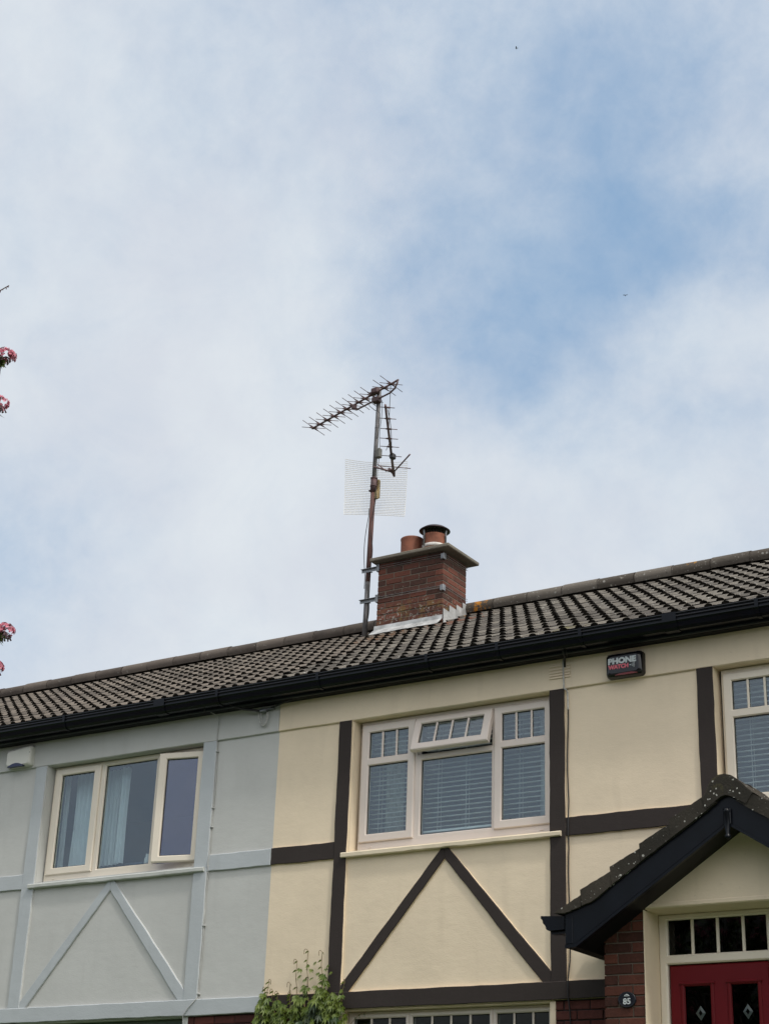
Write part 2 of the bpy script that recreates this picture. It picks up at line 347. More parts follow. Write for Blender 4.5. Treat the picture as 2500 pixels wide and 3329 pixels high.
# ------------------------------------------------------------------ mesh helpers
class MB:
    def __init__(s):
        s.v, s.f, s.m, s.t, s.sm = [], [], [], [], []

    def face(s, pts, mi=0, tint=.5, smooth=False):
        i = len(s.v)
        s.v += [tuple(p) for p in pts]
        s.f.append(list(range(i, i + len(pts))))
        s.m.append(mi); s.t.append(tint); s.sm.append(smooth)

    def raw(s, vs, fs, mi=0, tint=.5, smooth=False):
        i = len(s.v)
        s.v += [tuple(p) for p in vs]
        for f in fs:
            s.f.append([i + k for k in f])
            s.m.append(mi); s.t.append(tint); s.sm.append(smooth)

    def box(s, x0, x1, y0, y1, z0, z1, mi=0, tint=.5, bev=0.0, skip=''):
        if bev <= 0:
            v = [(x0, y0, z0), (x1, y0, z0), (x1, y1, z0), (x0, y1, z0), (x0, y0, z1), (x1, y0, z1), (x1, y1, z1), (x0, y1, z1)]
            f = [(0, 3, 2, 1), (4, 5, 6, 7), (0, 1, 5, 4), (1, 2, 6, 5), (2, 3, 7, 6), (3, 0, 4, 7)]
            s.raw(v, f, mi, tint)
            return
        b = bev
        vs, idx = [], {}
        for sx in (0, 1):
            for sy in (0, 1):
                for sz in (0, 1):
                    X, Y, Z = (x0, x1)[sx], (y0, y1)[sy], (z0, z1)[sz]
                    dx, dy, dz = (b, -b)[sx], (b, -b)[sy], (b, -b)[sz]
                    idx[sx, sy, sz, 0] = len(vs); vs.append((X, Y + dy, Z + dz))
                    idx[sx, sy, sz, 1] = len(vs); vs.append((X + dx, Y, Z + dz))
                    idx[sx, sy, sz, 2] = len(vs); vs.append((X + dx, Y + dy, Z))
        fs = []
        q = ((0, 0), (1, 0), (1, 1), (0, 1))
        for k in (0, 1):
            fs.append([idx[k, a, c, 0] for a, c in q]); fs.append([idx[a, k, c, 1] for a, c in q]); fs.append([idx[a, c, k, 2] for a, c in q])
            for l in (0, 1):
                fs.append([idx[k, l, 0, 0], idx[k, l, 1, 0], idx[k, l, 1, 1], idx[k, l, 0, 1]])
                fs.append([idx[k, 0, l, 0], idx[k, 1, l, 0], idx[k, 1, l, 2], idx[k, 0, l, 2]])
                fs.append([idx[0, k, l, 1], idx[1, k, l, 1], idx[1, k, l, 2], idx[0, k, l, 2]])
        for a in (0, 1):
            for c in (0, 1):
                for e in (0, 1):
                    fs.append([idx[a, c, e, 0], idx[a, c, e, 1], idx[a, c, e, 2]])
        s.raw(vs, fs, mi, tint)

    def tube(s, pts, r, n=8, mi=0, caps=True, tint=.5):
        pts = [Vector(p) for p in pts]
        rr = r if isinstance(r, (list, tuple)) else [r] * len(pts)
        rings = []
        ref = None
        for i, p in enumerate(pts):
            d = (pts[min(i + 1, len(pts) - 1)] - pts[max(i - 1, 0)])
            d = d.normalized() if d.length > 1e-9 else Vector((0, 0, 1))
            if ref is None:
                ref = Vector((0, 0, 1)) if abs(d.z) < .9 else Vector((1, 0, 0))
            u = d.cross(ref).normalized()
            ref = u.cross(d).normalized()
            rings.append([p + (u * math.cos(a) + ref * math.sin(a)) * rr[i] for a in (2 * math.pi * k / n for k in range(n))])
        i0 = len(s.v)
        for rg in rings:
            s.v += [tuple(p) for p in rg]
        for a in range(len(pts) - 1):
            for k in range(n):
                s.f.append([i0 + a * n + k, i0 + a * n + (k + 1) % n, i0 + (a + 1) * n + (k + 1) % n, i0 + (a + 1) * n + k])
                s.m.append(mi); s.t.append(tint); s.sm.append(n > 5)
        if caps:
            for a in (0, len(pts) - 1):
                s.f.append([i0 + a * n + k for k in range(n)])
                s.m.append(mi); s.t.append(tint); s.sm.append(False)

    def lathe(s, cx, cy, prof, n=28, mi=0):
        i0 = len(s.v)
        for r, z in prof:
            s.v += [(cx + r * math.cos(2 * math.pi * k / n), cy + r * math.sin(2 * math.pi * k / n), z) for k in range(n)]
        for a in range(len(prof) - 1):
            for k in range(n):
                s.f.append([i0 + a * n + k, i0 + a * n + (k + 1) % n, i0 + (a + 1) * n + (k + 1) % n, i0 + (a + 1) * n + k])
                s.m.append(mi); s.t.append(.5); s.sm.append(True)

    def prism(s, poly, fn, d0, d1, mi=0, tint=.5):
        """poly: 2-d outline; fn(a,b,d)->xyz; extruded from d0 to d1"""
        n = len(poly)
        v = [fn(a, b, d0) for a, b in poly] + [fn(a, b, d1) for a, b in poly]
        f = [list(range(n)), list(range(2 * n - 1, n - 1, -1))] + [[k, n + k, n + (k + 1) % n, (k + 1) % n] for k in range(n)]
        s.raw(v, f, mi, tint)

    def build(s, name, mats, parent=None, recalc=True):
        org = Vector((0, 0, 0))
        p = parent
        while p is not None:
            org += p.location
            p = p.parent
        me = bpy.data.meshes.new(name)
        me.from_pydata([(x - org.x, y - org.y, z - org.z) for x, y, z in s.v], [], s.f)
        for mm in (mats if isinstance(mats, (list, tuple)) else [mats]):
            me.materials.append(mm)
        me.polygons.foreach_set('material_index', s.m)
        me.polygons.foreach_set('use_smooth', s.sm)
        a = me.attributes.new('tint', 'FLOAT', 'FACE')
        a.data.foreach_set('value', s.t)
        if recalc:
            bm = bmesh.new(); bm.from_mesh(me)
            bmesh.ops.recalc_face_normals(bm, faces=bm.faces)
            bm.to_mesh(me); bm.free()
        me.update()
        o = bpy.data.objects.new(name, me)
        COL.objects.link(o)
        if parent is not None:
            o.parent = parent
        return o


def tag(o, label=None, cat=None, group=None, kind=None):
    if label: o['label'] = label
    if cat: o['category'] = cat
    if group: o['group'] = group
    if kind: o['kind'] = kind
    return o


def thing(name, label, cat, group=None, loc=(0, 0, 0)):
    o = bpy.data.objects.new(name, None)
    o.empty_display_size = .1
    o.location = loc
    COL.objects.link(o)
    return tag(o, label, cat, group)


def holes_panel(mb, x0, x1, z0, z1, holes, y0, y1, bev=.0, outer=True, mi=0, hole_mi=None):
    """flat panel facing -y with rectangular openings, thickness y0..y1; bev chamfers the openings and the rim"""
    hm = mi if hole_mi is None else hole_mi
    big = [(a - bev, b + bev, c - bev, d + bev) for a, b, c, d in holes]
    e0 = bev if outer else 0
    ex = (x0 + e0, x1 - e0, z0 + e0, z1 - e0)
    xs = sorted({ex[0], ex[1]} | {q for h in big for q in h[:2] if ex[0] < q < ex[1]})
    zs = sorted({ex[2], ex[3]} | {q for h in big for q in h[2:] if ex[2] < q < ex[3]})
    for i in range(len(xs) - 1):
        for j in range(len(zs) - 1):
            cx, cz = (xs[i] + xs[i + 1]) / 2, (zs[j] + zs[j + 1]) / 2
            if any(a < cx < b and c < cz < d for a, b, c, d in big):
                continue
            mb.face([(xs[i], y0, zs[j]), (xs[i + 1], y0, zs[j]), (xs[i + 1], y0, zs[j + 1]), (xs[i], y0, zs[j + 1])], mi)

    def ring(A, ya, B, yb, m_):
        a0, a1, a2, a3 = A
        b0, b1, b2, b3 = B
        P = [(a0, ya, a2), (a1, ya, a2), (a1, ya, a3), (a0, ya, a3)]
        Q = [(b0, yb, b2), (b1, yb, b2), (b1, yb, b3), (b0, yb, b3)]
        for k in range(4):
            mb.face([P[k], P[(k + 1) % 4], Q[(k + 1) % 4], Q[k]], m_)
    for h, g in zip(holes, big):
        if bev:
            ring(g, y0, h, y0 + bev, mi)
        ring(h, y0 + bev, h, y1, hm)
    if outer:
        o_ = (x0, x1, z0, z1)
        if bev:
            ring(ex, y0, o_, y0 + bev, mi)
        ring(o_, y0 + bev, o_, y1, mi)


def board(name, pts, y0, y1, material, parent, jit=.0028, step=.075, bev=.006):
    """hand-finished plaster batten: outline in x,z with a slightly wandering edge and a soft arris"""
    out = []
    n = len(pts)
    for i in range(n):
        a, b = Vector(pts[i]), Vector(pts[(i + 1) % n])
        L = (b - a).length
        k = max(1, int(L / step))
        nr = Vector((b - a)).normalized()
        nr = Vector((-nr.y, nr.x))
        w = 0
        for q in range(k):
            w = .6 * w + rnd.uniform(-jit, jit)
            out.append(a.lerp(b, q / k) + (nr * w if q else Vector((0, 0))))
    area = sum(out[i].x * out[(i + 1) % len(out)].y - out[(i + 1) % len(out)].x * out[i].y for i in range(len(out)))
    if area < 0:
        out.reverse()
    N = len(out)
    inn = []
    for i in range(N):
        a, b, c = out[i - 1], out[i], out[(i + 1) % N]
        d1, d2 = (b - a).normalized(), (c - b).normalized()
        nn = Vector((-d1.y, d1.x)) + Vector((-d2.y, d2.x))
        nn = nn.normalized() if nn.length > 1e-6 else Vector((-d1.y, d1.x))
        inn.append(b + nn * bev)
    mb = MB()
    v = [(p.x, y0, p.y) for p in inn] + [(p.x, y0 + bev, p.y) for p in out] + [(p.x, y1, p.y) for p in out]
    f, fs = [list(range(N))], []
    for k in range(N):
        k2 = (k + 1) % N
        f.append([k, N + k, N + k2, k2]); fs.append([N + k, 2 * N + k, 2 * N + k2, N + k2])
    mb.raw(v, f)
    i0 = len(mb.v) - len(v)
    for q in fs:                                        # the sides carry the wall's own paint
        mb.f.append([i0 + k for k in q]); mb.m.append(1); mb.t.append(.5); mb.sm.append(False)
    side = M_CREAM if material in (M_BROWN, M_CREAM) else M_GREY
    return mb.build(name, [material, side], parent)


def rectb(name, x0, x1, z0, z1, y0, y1, material, parent, **k):
    return board(name, [(x0, z0), (x1, z0), (x1, z1), (x0, z1)], y0, y1, material, parent, **k)


def bricks(mb, u0, u1, z0, z1, fn, depth, L, H=.065, J=.01, start_half=False, clip=None, jit=.003, ends=True):
    """courses of separate bricks; fn(u, d, z)->xyz with d the depth behind the face"""
    z = z0
    row = 0
    while z < z1 - .01:
        zt = min(z + H, z1)
        u = u0 - ((L + J) / 2 if (row % 2 == 1) != start_half else 0)
        while u < u1 - .012:
            a, b = max(u, u0), min(u + L, u1)
            u += L + J
            if b - a < .02:
                continue
            if clip and clip((a + b) / 2, (z + zt) / 2):
                continue
            j = rnd.uniform(-jit, jit)
            t = min(1, max(.12, rnd.gauss(.5, .24)))
            e = .0035
            A = [fn(a, j + e, z), fn(b, j + e, z), fn(b, j + e, zt), fn(a, j + e, zt)]
            B = [fn(a + e, j, z + e), fn(b - e, j, z + e), fn(b - e, j, zt - e), fn(a + e, j, zt - e)]
            Cc = [fn(a, depth, z), fn(b, depth, z), fn(b, depth, zt), fn(a, depth, zt)]
            vs = A + B + Cc
            fs = [(4, 5, 6, 7)]
            for k in range(4):
                k2 = (k + 1) % 4
                fs.append((k, k2, 4 + k2, 4 + k)); fs.append((k, 8 + k, 8 + k2, k2))
            mb.raw(vs, fs, 0, t)
        z += H + J
        row += 1


# ------------------------------------------------------------------ the setting: ground, road, footpath
def sheet(name, material, x0, x1, prof, nx=30):
    mb = MB()
    xs = [x0 + (x1 - x0) * i / nx for i in range(nx + 1)]
    for (ya, za), (yb, zb) in zip(prof, prof[1:]):
        for a, b in zip(xs, xs[1:]):
            mb.face([(a, ya, za), (b, ya, za), (b, yb, zb), (a, yb, zb)])
    return tag(mb.build(name, material), kind='structure')


sheet('ground', M_GRASS, -400, 400, [(-400, -.12), (-9.6, -.12), (-9.4, .02), (-8.8, .06), (-1.2, 1.18), (.4, 1.2), (400, 1.2)])
sheet('road', M_ROAD, -400, 400, [(-21, -.1), (-14.2, -.1)])
sheet('pavement', M_PAVE, -400, 400, [(-14.2, -.09), (-14.195, .02), (-9.6, .03)])

# ------------------------------------------------------------------ shared dimensions
PARTY = -8.943
XL, XR = -17.4, -1.2
BB, BT, MBZ, MT, BAND, TOP = 3.296, 3.434, 4.570, 4.721, 5.806, 6.075
EAVE_Y, EAVE_Z, SL, RIDGE_Y = -.25, 6.222, .505, 3.35


def roof_z(y):
    return EAVE_Z + (y - EAVE_Y) * SL


grey = thing('terraced_house', 'pale grey painted terraced house with grey trim and a brick chimney on its roof', 'house',
             'joined terraced houses', (-13, 0, 1.2))
cream = thing('terraced_house', 'cream painted terraced house with dark brown trim and a porch with a red door', 'house',
              'joined terraced houses', (-5, 0, 1.2))


# ------------------------------------------------------------------ roofs
def roof(x0, x1, parent, tmat, rmat, cut=None, seed=1):
    rr = random.Random(seed)
    mb = MB()
    P = .1425
    c, s_ = 1 / math.hypot(1, SL), SL / math.hypot(1, SL)
    LS = (RIDGE_Y - EAVE_Y) / c
    rows = 14
    g = .2555 / c
    k0, k1 = math.floor(x0 / P), math.ceil(x1 / P)

    def pt(x, sl, h):
        return (x, EAVE_Y + sl * c - h * s_, EAVE_Z + sl * s_ + h * c)
    for r in range(rows):
        jl = js = 0.0
        tint = .5
        for k in range(k0, k1):
            if k % 2 == 0:      # a tile carries two rolls
                jl, js, tint = rr.uniform(-.003, .004), rr.uniform(-.006, .006), min(1, max(0, rr.gauss(.5, .28)))
            X = k * P
            if X + P < x0 + .02 or X > x1 - .02:
                continue
            prof = [(0, 0.004), (.012, 0), (.06, 0)]
            for a in range(0, 9):
                th = math.pi * (1 - a / 8)
                prof.append((.1 + .035 * math.cos(th), .021 * math.sin(th) ** .85 if 0 < a < 8 else 0))
            prof.append((P, .004))
            s0 = r * g + js
            s1 = min((r + 1) * g + .05, LS - .01)
            lo, hi, lof = [], [], []
            for dx, h in prof:
                x = min(max(X + dx, x0), x1)
                lo.append(pt(x, s0, h * 1.0 + .0085 + jl))
                hi.append(pt(x, s1, h * .08))
                lof.append(pt(x, s0 + .006, -.002 if r else -.012))
            n = len(prof)
            mb.raw(lo + hi, [(i, i + 1, n + i + 1, n + i) for i in range(n - 1)], 0, tint, True)
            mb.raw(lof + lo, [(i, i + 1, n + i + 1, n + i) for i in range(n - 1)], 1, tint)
    # back slope and underlay
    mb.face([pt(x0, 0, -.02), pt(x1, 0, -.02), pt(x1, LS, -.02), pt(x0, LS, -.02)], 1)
    zr = roof_z(RIDGE_Y)
    yb = 2 * RIDGE_Y - EAVE_Y
    mb.face([(x0, RIDGE_Y, zr), (x1, RIDGE_Y, zr), (x1, yb, EAVE_Z), (x0, yb, EAVE_Z)], 0)
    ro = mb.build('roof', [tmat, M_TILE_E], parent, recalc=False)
    rb = MB()
    x = x0
    while x < x1 - .02:
        if cut and cut[0] - .42 < x < cut[1] - .02:
            if x < cut[0] - .03:
                e = cut[0]
            else:
                x = cut[1]
                continue
        else:
            e = min(x + .43, x1)
        dz, ty = rr.uniform(-.005, .005), rr.uniform(-.006, .006)
        tn = rr.random()
        pr = []
        for a in range(0, 11):
            th = math.pi * (-.17 + 1.34 * a / 10)
            pr.append((RIDGE_Y + ty - .125 * math.cos(th), zr + .036 + dz + .097 * math.sin(th)))
        n = len(pr)
        for xa, xb, gr in ((x, e - .012, 1.0), (e - .010, e, .965)):
            va = [(xa, RIDGE_Y + (y - RIDGE_Y) * gr, zr + (z - zr) * gr) for y, z in pr] + [(xb, RIDGE_Y + (y - RIDGE_Y) * gr, zr + (z - zr) * gr) for y, z in pr]
            rb.raw(va, [(i, i + 1, n + i + 1, n + i) for i in range(n - 1)], 0, tn, True)
            rb.face([va[i] for i in range(n)], 0, tn)
        x = e
    rb.build('ridge_tiles', rmat, ro, recalc=False)
    return ro


CHX0, CHX1, CHY0, CHY1 = -9.754, -8.878, 2.75, 3.26
roof(XL, PARTY, grey, M_TILE_G, M_RIDGE, (CHX0, CHX1), 3)
roof(PARTY, XR, cream, M_TILE_C, M_RIDGE2, None, 5)


# eaves: gutter, fascia, soffit
def eaves(x0, x1, parent, joints):
    fb = MB()
    fb.box(x0, x1, -.15, -.13, 6.062, 6.21, bev=.004)
    fb.box(x0, x1, -.156, -.15, 6.066, 6.078, bev=.002)
    fb.build('fascia', M_FASCIA, parent)
    so = MB()
    for ya, yb in ((-.13, -.095), (-.09, -.05), (-.045, -.001)):
        so.box(x0, x1, ya, yb, 6.07, 6.08, bev=.002)
    so.box(x0, x1, -.13, .0, 6.078, 6.09)
    so.build('soffit', M_SOFFIT, parent)
    gb = MB()
    prof = [(-.158, 6.198), (-.158, 6.1), (-.172, 6.083), (-.232, 6.083), (-.254, 6.1), (-.264, 6.135), (-.272, 6.142), (-.277, 6.148), (-.276, 6.154), (-.269, 6.158), (-.27, 6.168), (-.278, 6.174), (-.281, 6.181), (-.278, 6.187), (-.272, 6.19), (-.274, 6.2), (-.281, 6.206), (-.278, 6.213), (-.268, 6.213), (-.26, 6.2), (-.25, 6.12), (-.228, 6.092), (-.17, 6.092), (-.164, 6.198)]
    gb.prism(prof, lambda a, b, d: (d, a, b), x0, x1)
    go = gb.build('gutter', M_BLACK, parent)
    for xj, w in joints:
        jb = MB()
        pr = [(-.156, 6.2), (-.156, 6.094), (-.17, 6.077), (-.235, 6.077), (-.259, 6.096), (-.27, 6.13), (-.282, 6.144), (-.287, 6.216), (-.262, 6.218), (-.255, 6.19), (-.242, 6.12), (-.222, 6.1), (-.172, 6.1), (-.166, 6.2)]
        jb.prism(pr, lambda a, b, d: (d, a, b), xj - w / 2, xj + w / 2)
        jb.box(xj - w / 2 + .005, xj + w / 2 - .005, -.153, -.151, 6.07, 6.13)
        jb.build('gutter_bracket', M_BLACK, go)


eaves(XL, PARTY, grey, [(-11.43, .03), (-12.9, .03), (-10.2, .13), (-9.5, .03), (-14.5, .03)])
eaves(PARTY, XR, cream, [(-8.35, .03), (-7.2, .03), (-5.72, .03), (-4.93, .12), (-4.2, .03), (-6.5, .03)])


# ------------------------------------------------------------------ walls
def shell(parent, x0, x1, wall_m, ups, downs, ends):
    w = MB()
    holes_panel(w, x0, x1, BB + .002, TOP + .2, ups, 0, .14, outer=False)
    o = w.build('wall', wall_m, parent)
    b = MB()                                # rest of the shell: floor slab, party and gable walls, back wall
    for x in ends:
        b.box(x - .1, x + .1, .3, 6.9, 1.0, 6.2)
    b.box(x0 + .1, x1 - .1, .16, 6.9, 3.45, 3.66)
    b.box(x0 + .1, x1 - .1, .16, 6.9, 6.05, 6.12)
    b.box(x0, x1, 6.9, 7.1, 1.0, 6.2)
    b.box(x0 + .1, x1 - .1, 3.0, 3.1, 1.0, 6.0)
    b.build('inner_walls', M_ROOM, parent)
    return o


GW = (-11.83, -9.822, 4.632, BAND)
CW = (-8.11, -6.14, 4.626, BAND)
RW = (-4.685, -2.72, 4.626, BAND)
CG = (-8.114, -6.142, 2.05, 3.293)
GG = (-11.83, -9.80, 2.05, 3.297)
shell(grey, XL, PARTY, M_GREY, [GW], [GG], (XL + .1, PARTY - .1))
shell(cream, PARTY, XR, M_CREAM, [CW, RW], [CG], (PARTY + .1, XR - .1))
# projecting upper band of each front
for x0, x1, mm, pr in ((XL, PARTY - .0005, M_GREY, grey), (PARTY + .0005, XR, M_CREAM, cream)):
    rectb('wall_band', x0, x1, BAND, TOP - .002, -.021, 0, mm, pr, jit=.0015)


def ground_wall(parent, x0, x1, hole, skip=None):
    bm = MB()
    zb = 1.05

    def clip(u, z):
        return (hole[0] - .02 < u < hole[1] + .02 and hole[2] < z < hole[3] + .1) or (skip and skip(u, z))
    # courses end at the opening jambs
    for a, b in ((x0, hole[0]), (hole[1], x1)):
        bricks(bm, a, b, BB - 30 * .075, BB - .004, lambda u, d, z: (u, d, z), .1, .215)
    bricks(bm, hole[0], hole[1], BB - 30 * .075, hole[2] - .06, lambda u, d, z: (u, d, z), .1, .215)
    mt = MB()
    holes_panel(bm, x0, x1, zb, BB - .001, [(hole[0], hole[1], hole[2] - .06, BB + .1)], .008, .14, outer=False)
    for i in range(len(bm.t)):
        pass
    n = len(bm.f)
    return bm, n


def ground_floor(parent, x0, x1, hole, reveal_m):
    bm, _ = ground_wall(parent, x0, x1, hole)
    # faces made by holes_panel carry tint .5: mark the mortar sheet
    for i, f in enumerate(bm.f):
        if all(abs(bm.v[k][1] - .008) < 1e-6 for k in f) and len(f) == 4:
            bm.t[i] = 0
    bm.build('brick_wall', M_BRICK_D, parent)
    rv = MB()
    rv.box(hole[0] - .035, hole[0] + .012, -.006, .15, hole[2], hole[3] - .004, bev=.003)
    rv.box(hole[1] - .012, hole[1] + .04, -.006, .15, hole[2], hole[3] - .004, bev=.003)
    rv.box(hole[0] + .013, hole[1] - .013, .002, .15, hole[3] - .012, hole[3] + .0)
    rv.build('window_reveal', reveal_m, parent)


ground_floor(grey, XL, PARTY, GG, M_SILLG)
ground_floor(cream, PARTY, XR, CG, M_CREAM)

# battens ("timbers"): each its own part; posts stand 24 mm proud, rails 21, braces 18
PF, RF, DF = -.025, -.021, -.018
for x0, x1 in ((-8.26, -8.124), (-6.137, -5.996), (-4.824, -4.684), (-2.72, -2.58)):
    rectb('post', x0, x1, BT - .02, BAND + .004, PF, .0, M_BROWN, cream)
for x0, x1 in ((-11.987, -11.832), (-9.82, -9.662), (-14.5, -14.35)):
    rectb('post', x0, x1, BT - .02, BAND - .002, PF, .0, M_GREYB, grey)
for x0, x1 in ((PARTY, -8.255), (-6.0, -4.82), (-2.6, XR)):
    rectb('rail', x0, x1, MBZ, MT, RF, .0, M_BROWN, cream)
for x0, x1 in ((XL, -11.982), (-9.667, PARTY - .001)):
    rectb('rail', x0, x1, MBZ, MT, RF, .0, M_GREYB, grey)
rectb('rail', PARTY, XR, BB, BT, -.031, .0, M_BROWN, cream)
rectb('rail', XL, PARTY - .001, BB, BT, -.031, .0, M_GREYB, grey)
for parent, mm, ax, lx, rx in ((cream, M_BROWN, -7.13, -8.125, -6.14), (grey, M_GREYB, -10.825, -11.835, -9.818)):
    aw = .025
    board('brace', [(ax - aw, 4.585), (ax, 4.585), (ax, 4.482), (lx + .07, BT - .01), (lx - .01, BT - .01), (lx - .01, 3.485)], DF, 0, mm, parent)
    board('brace', [(ax + aw, 4.585), (rx + .01, 3.51), (rx + .01, BT - .01), (rx - .063, BT - .01), (ax, 4.482), (ax + .001, 4.585)], DF - .001, 0, mm, parent)


# window sills
def sill(x0, x1, z, parent, mm, dirt_seed=0):
    rr = random.Random(dirt_seed)
    mb = MB()
    n = 26
    for i in range(n):
        a, b = x0 + (x1 - x0) * i / n, x0 + (x1 - x0) * (i + 1) / n
    front = [rr.uniform(-.002, .002) for _ in range(n + 1)]
    bot = [rr.uniform(-.003, .003) for _ in range(n + 1)]
    sec = []
    for i in range(n + 1):
        x = x0 + (x1 - x0) * i / n
        sec.append([(x, .14, z + .035), (x, -.045 + front[i], z + .008), (x, -.052 + front[i], z), (x, -.05 + front[i], z - .028 + bot[i]), (x, -.044, z - .034 + bot[i]), (x, .0, z - .034)])
    k = len(sec[0])
    mb.raw([p for s in sec for p in s], [(i * k + j, i * k + (j + 1) % k, (i + 1) * k + (j + 1) % k, (i + 1) * k + j) for i in range(n) for j in range(k)])
    mb.face(sec[0]); mb.face(sec[-1])
    return mb.build('window_sill', mm, parent)


sill(-8.165, -6.03, 4.603, cream, M_SILL, 1)
sill(-4.75, -2.66, 4.603, cream, M_SILL, 2)
sill(-11.885, -9.688, 4.602, grey, M_SILLG, 3)


# ------------------------------------------------------------------ windows
def pane(x0, x1, z0, z1, y, parent, mm=None, gasket=True, tilt=None, name='pane'):
    """one sheet of glass with its black gasket line"""
    mb = MB()
    mb.box(x0 - .004, x1 + .004, y, y + .004, z0 - .004, z1 + .004)
    o = mb.build(name, mm or M_GLASS, parent)
    return o


def gasket(mb, x0, x1, z0, z1, y, w=.007):
    mb.box(x0, x1, y - .003, y + .001, z0, z0 + w); mb.box(x0, x1, y - .003, y + .001, z1 - w, z1)
    mb.box(x0, x0 + w, y - .003, y + .001, z0 + w, z1 - w); mb.box(x1 - w, x1, y - .003, y + .001, z0 + w, z1 - w)


def casement(win, x0, x1, z0, z1, lights, y, mm, glass=None, bars=(), xf=None, depth=.05):
    """sash with openings 'lights', panes and vertical glazing bars; xf moves an open sash"""
    fb = MB()
    holes_panel(fb, x0, x1, z0, z1, lights, y, y + depth, bev=.008)
    gk = MB()
    objs = []
    for (a, b, c, d) in lights:
        gasket(gk, a, b, c, d, y + .024)
    so = fb.build('sash', mm, win); objs.append(so)
    objs.append(gk.build('gasket', M_BEAD, win))
    for (a, b, c, d) in lights:
        objs.append(pane(a, b, c, d, y + .026, win, glass))
    for (xb, c, d) in bars:
        g = MB()
        g.box(xb - .0095, xb + .0095, y + .014, y + .0255, c, d, bev=.003)
        objs.append(g.build('glazing_bar', mm, win))
    if xf is not None:
        org = win.parent.location + win.location
        T = Matrix.Translation(-org) @ xf @ Matrix.Translation(org)
        for o in objs:
            o.data.transform(T)
    return objs


def three_light(parent, X, Z0, Z1, mm):
    """outer frame with two mullions; X = outer left, mullion1, mullion2, outer right"""
    fb = MB()
    w = .045
    holes_panel(fb, X[0], X[3], Z0, Z1, [(X[0] + w, X[1] - w / 2, Z0 + .07, Z1 - w), (X[1] + w / 2, X[2] - w / 2, Z0 + .07, Z1 - w), (X[2] + w / 2, X[3] - w, Z0 + .07, Z1 - w)], .085, .15, bev=.006)
    for xd in (X[0] + .12, X[3] - .14):
        fb.box(xd, xd + .035, .08, .09, Z0 + .02, Z0 + .03, bev=.002)
    return fb.build('window', mm, parent)


# cream house, main upper window
w1 = three_light(cream, (-8.085, -7.507, -6.72, -6.145), 4.64, 5.80, M_UPVC)
ZU, ZL = (5.460, 5.697), (4.778, 5.395)
casement(w1, -8.066, -7.509, 4.708, 5.770, [(-7.991, -7.582, *ZU), (-7.991, -7.58, *ZL)], .066, M_UPVC, bars=[(-7.855, *ZU), (-7.708, *ZU)])
casement(w1, -6.713, -6.163, 4.706, 5.762, [(-6.641, -6.232, *ZU), (-6.641, -6.231, *ZL)], .066, M_UPVC, bars=[(-6.506, *ZU), (-6.360, *ZU)])
casement(w1, -7.495, -6.732, 4.69, 5.44, [(-7.449, -6.745, 4.73, 5.388)], .0845, M_UPVC)
hx = Matrix.Translation((0, .066, 5.766)) @ Matrix.Rotation(R(-17), 4, 'X') @ Matrix.Translation((0, -.066, -5.766))
TG = (5.508, 5.706)
casement(w1, -7.503, -6.729, 5.442, 5.766, [(-7.437, -6.805, *TG)], .066, M_UPVC, bars=[(-7.437 + .632 * k / 4, *TG) for k in (1, 2, 3)], xf=hx)

# cream house, right window
w2 = three_light(cream, (-4.66, -4.085, -3.30, -2.74), 4.64, 5.80, M_UPVC2)
casement(w2, -4.642, -4.09, 4.706, 5.762, [(-4.570, -4.166, *ZU), (-4.568, -4.166, *ZL)], .066, M_UPVC2, bars=[(-4.44, *ZU), (-4.302, *ZU)])
casement(w2, -4.072, -3.312, 4.69, 5.77, [(-4.03, -3.36, 4.73, 5.388), (-4.03, -3.36, 5.49, 5.7)], .08, M_UPVC2)
casement(w2, -3.29, -2.755, 4.706, 5.762, [(-3.22, -2.82, *ZU), (-3.22, -2.82, *ZL)], .066, M_UPVC2, bars=[(-3.08, *ZU), (-2.95, *ZU)])

# grey house, upper window: closed, fixed and open lights
w3 = three_light(grey, (-11.815, -11.165, -10.44, -9.835), 4.645, 5.80, M_UPVC2)
casement(w3, -11.785, -11.185, 4.708, 5.776, [(-11.702, -11.268, 4.775, 5.711)], .066, M_UPVC2)
casement(w3, -11.155, -10.45, 4.69, 5.785, [(-11.13, -10.475, 4.727, 5.75)], .0845, M_UPVC2)
hz = Matrix.Translation((-9.85, .05, 0)) @ Matrix.Rotation(R(12), 4, 'Z') @ Matrix.Translation((9.85, -.05, 0))
casement(w3, -10.34, -9.85, 4.70, 5.75, [(-10.258, -9.925, 4.758, 5.69)], .05, M_UPVC2, glass=M_GLASSP, xf=hz)

# ground-floor windows: only their heads show
w4 = three_light(cream, (-8.095, -7.495, -6.705, -6.155), 2.06, 3.278, M_UPVC)
for a, b, bs in ((-8.04, -7.527, (-7.87, -7.69)), (-7.462, -6.737, (-7.28, -7.1, -6.92)), (-6.672, -6.205, (-6.52, -6.35))):
    casement(w4, a - .03, b + .03, 2.13, 3.262, [(a, b, 2.2, 2.88), (a, b, 2.95, 3.225)], .075, M_UPVC, bars=[(x, 2.95, 3.225) for x in bs])
w5 = three_light(grey, (-11.815, -11.165, -10.44, -9.815), 2.06, 3.282, M_GREEN)
for a, b in ((-11.74, -11.22), (-11.11, -10.5), (-10.39, -9.9)):
    casement(w5, a - .03, b + .03, 2.13, 3.25, [(a, b, 2.2, 3.19)], .075, M_GREEN)


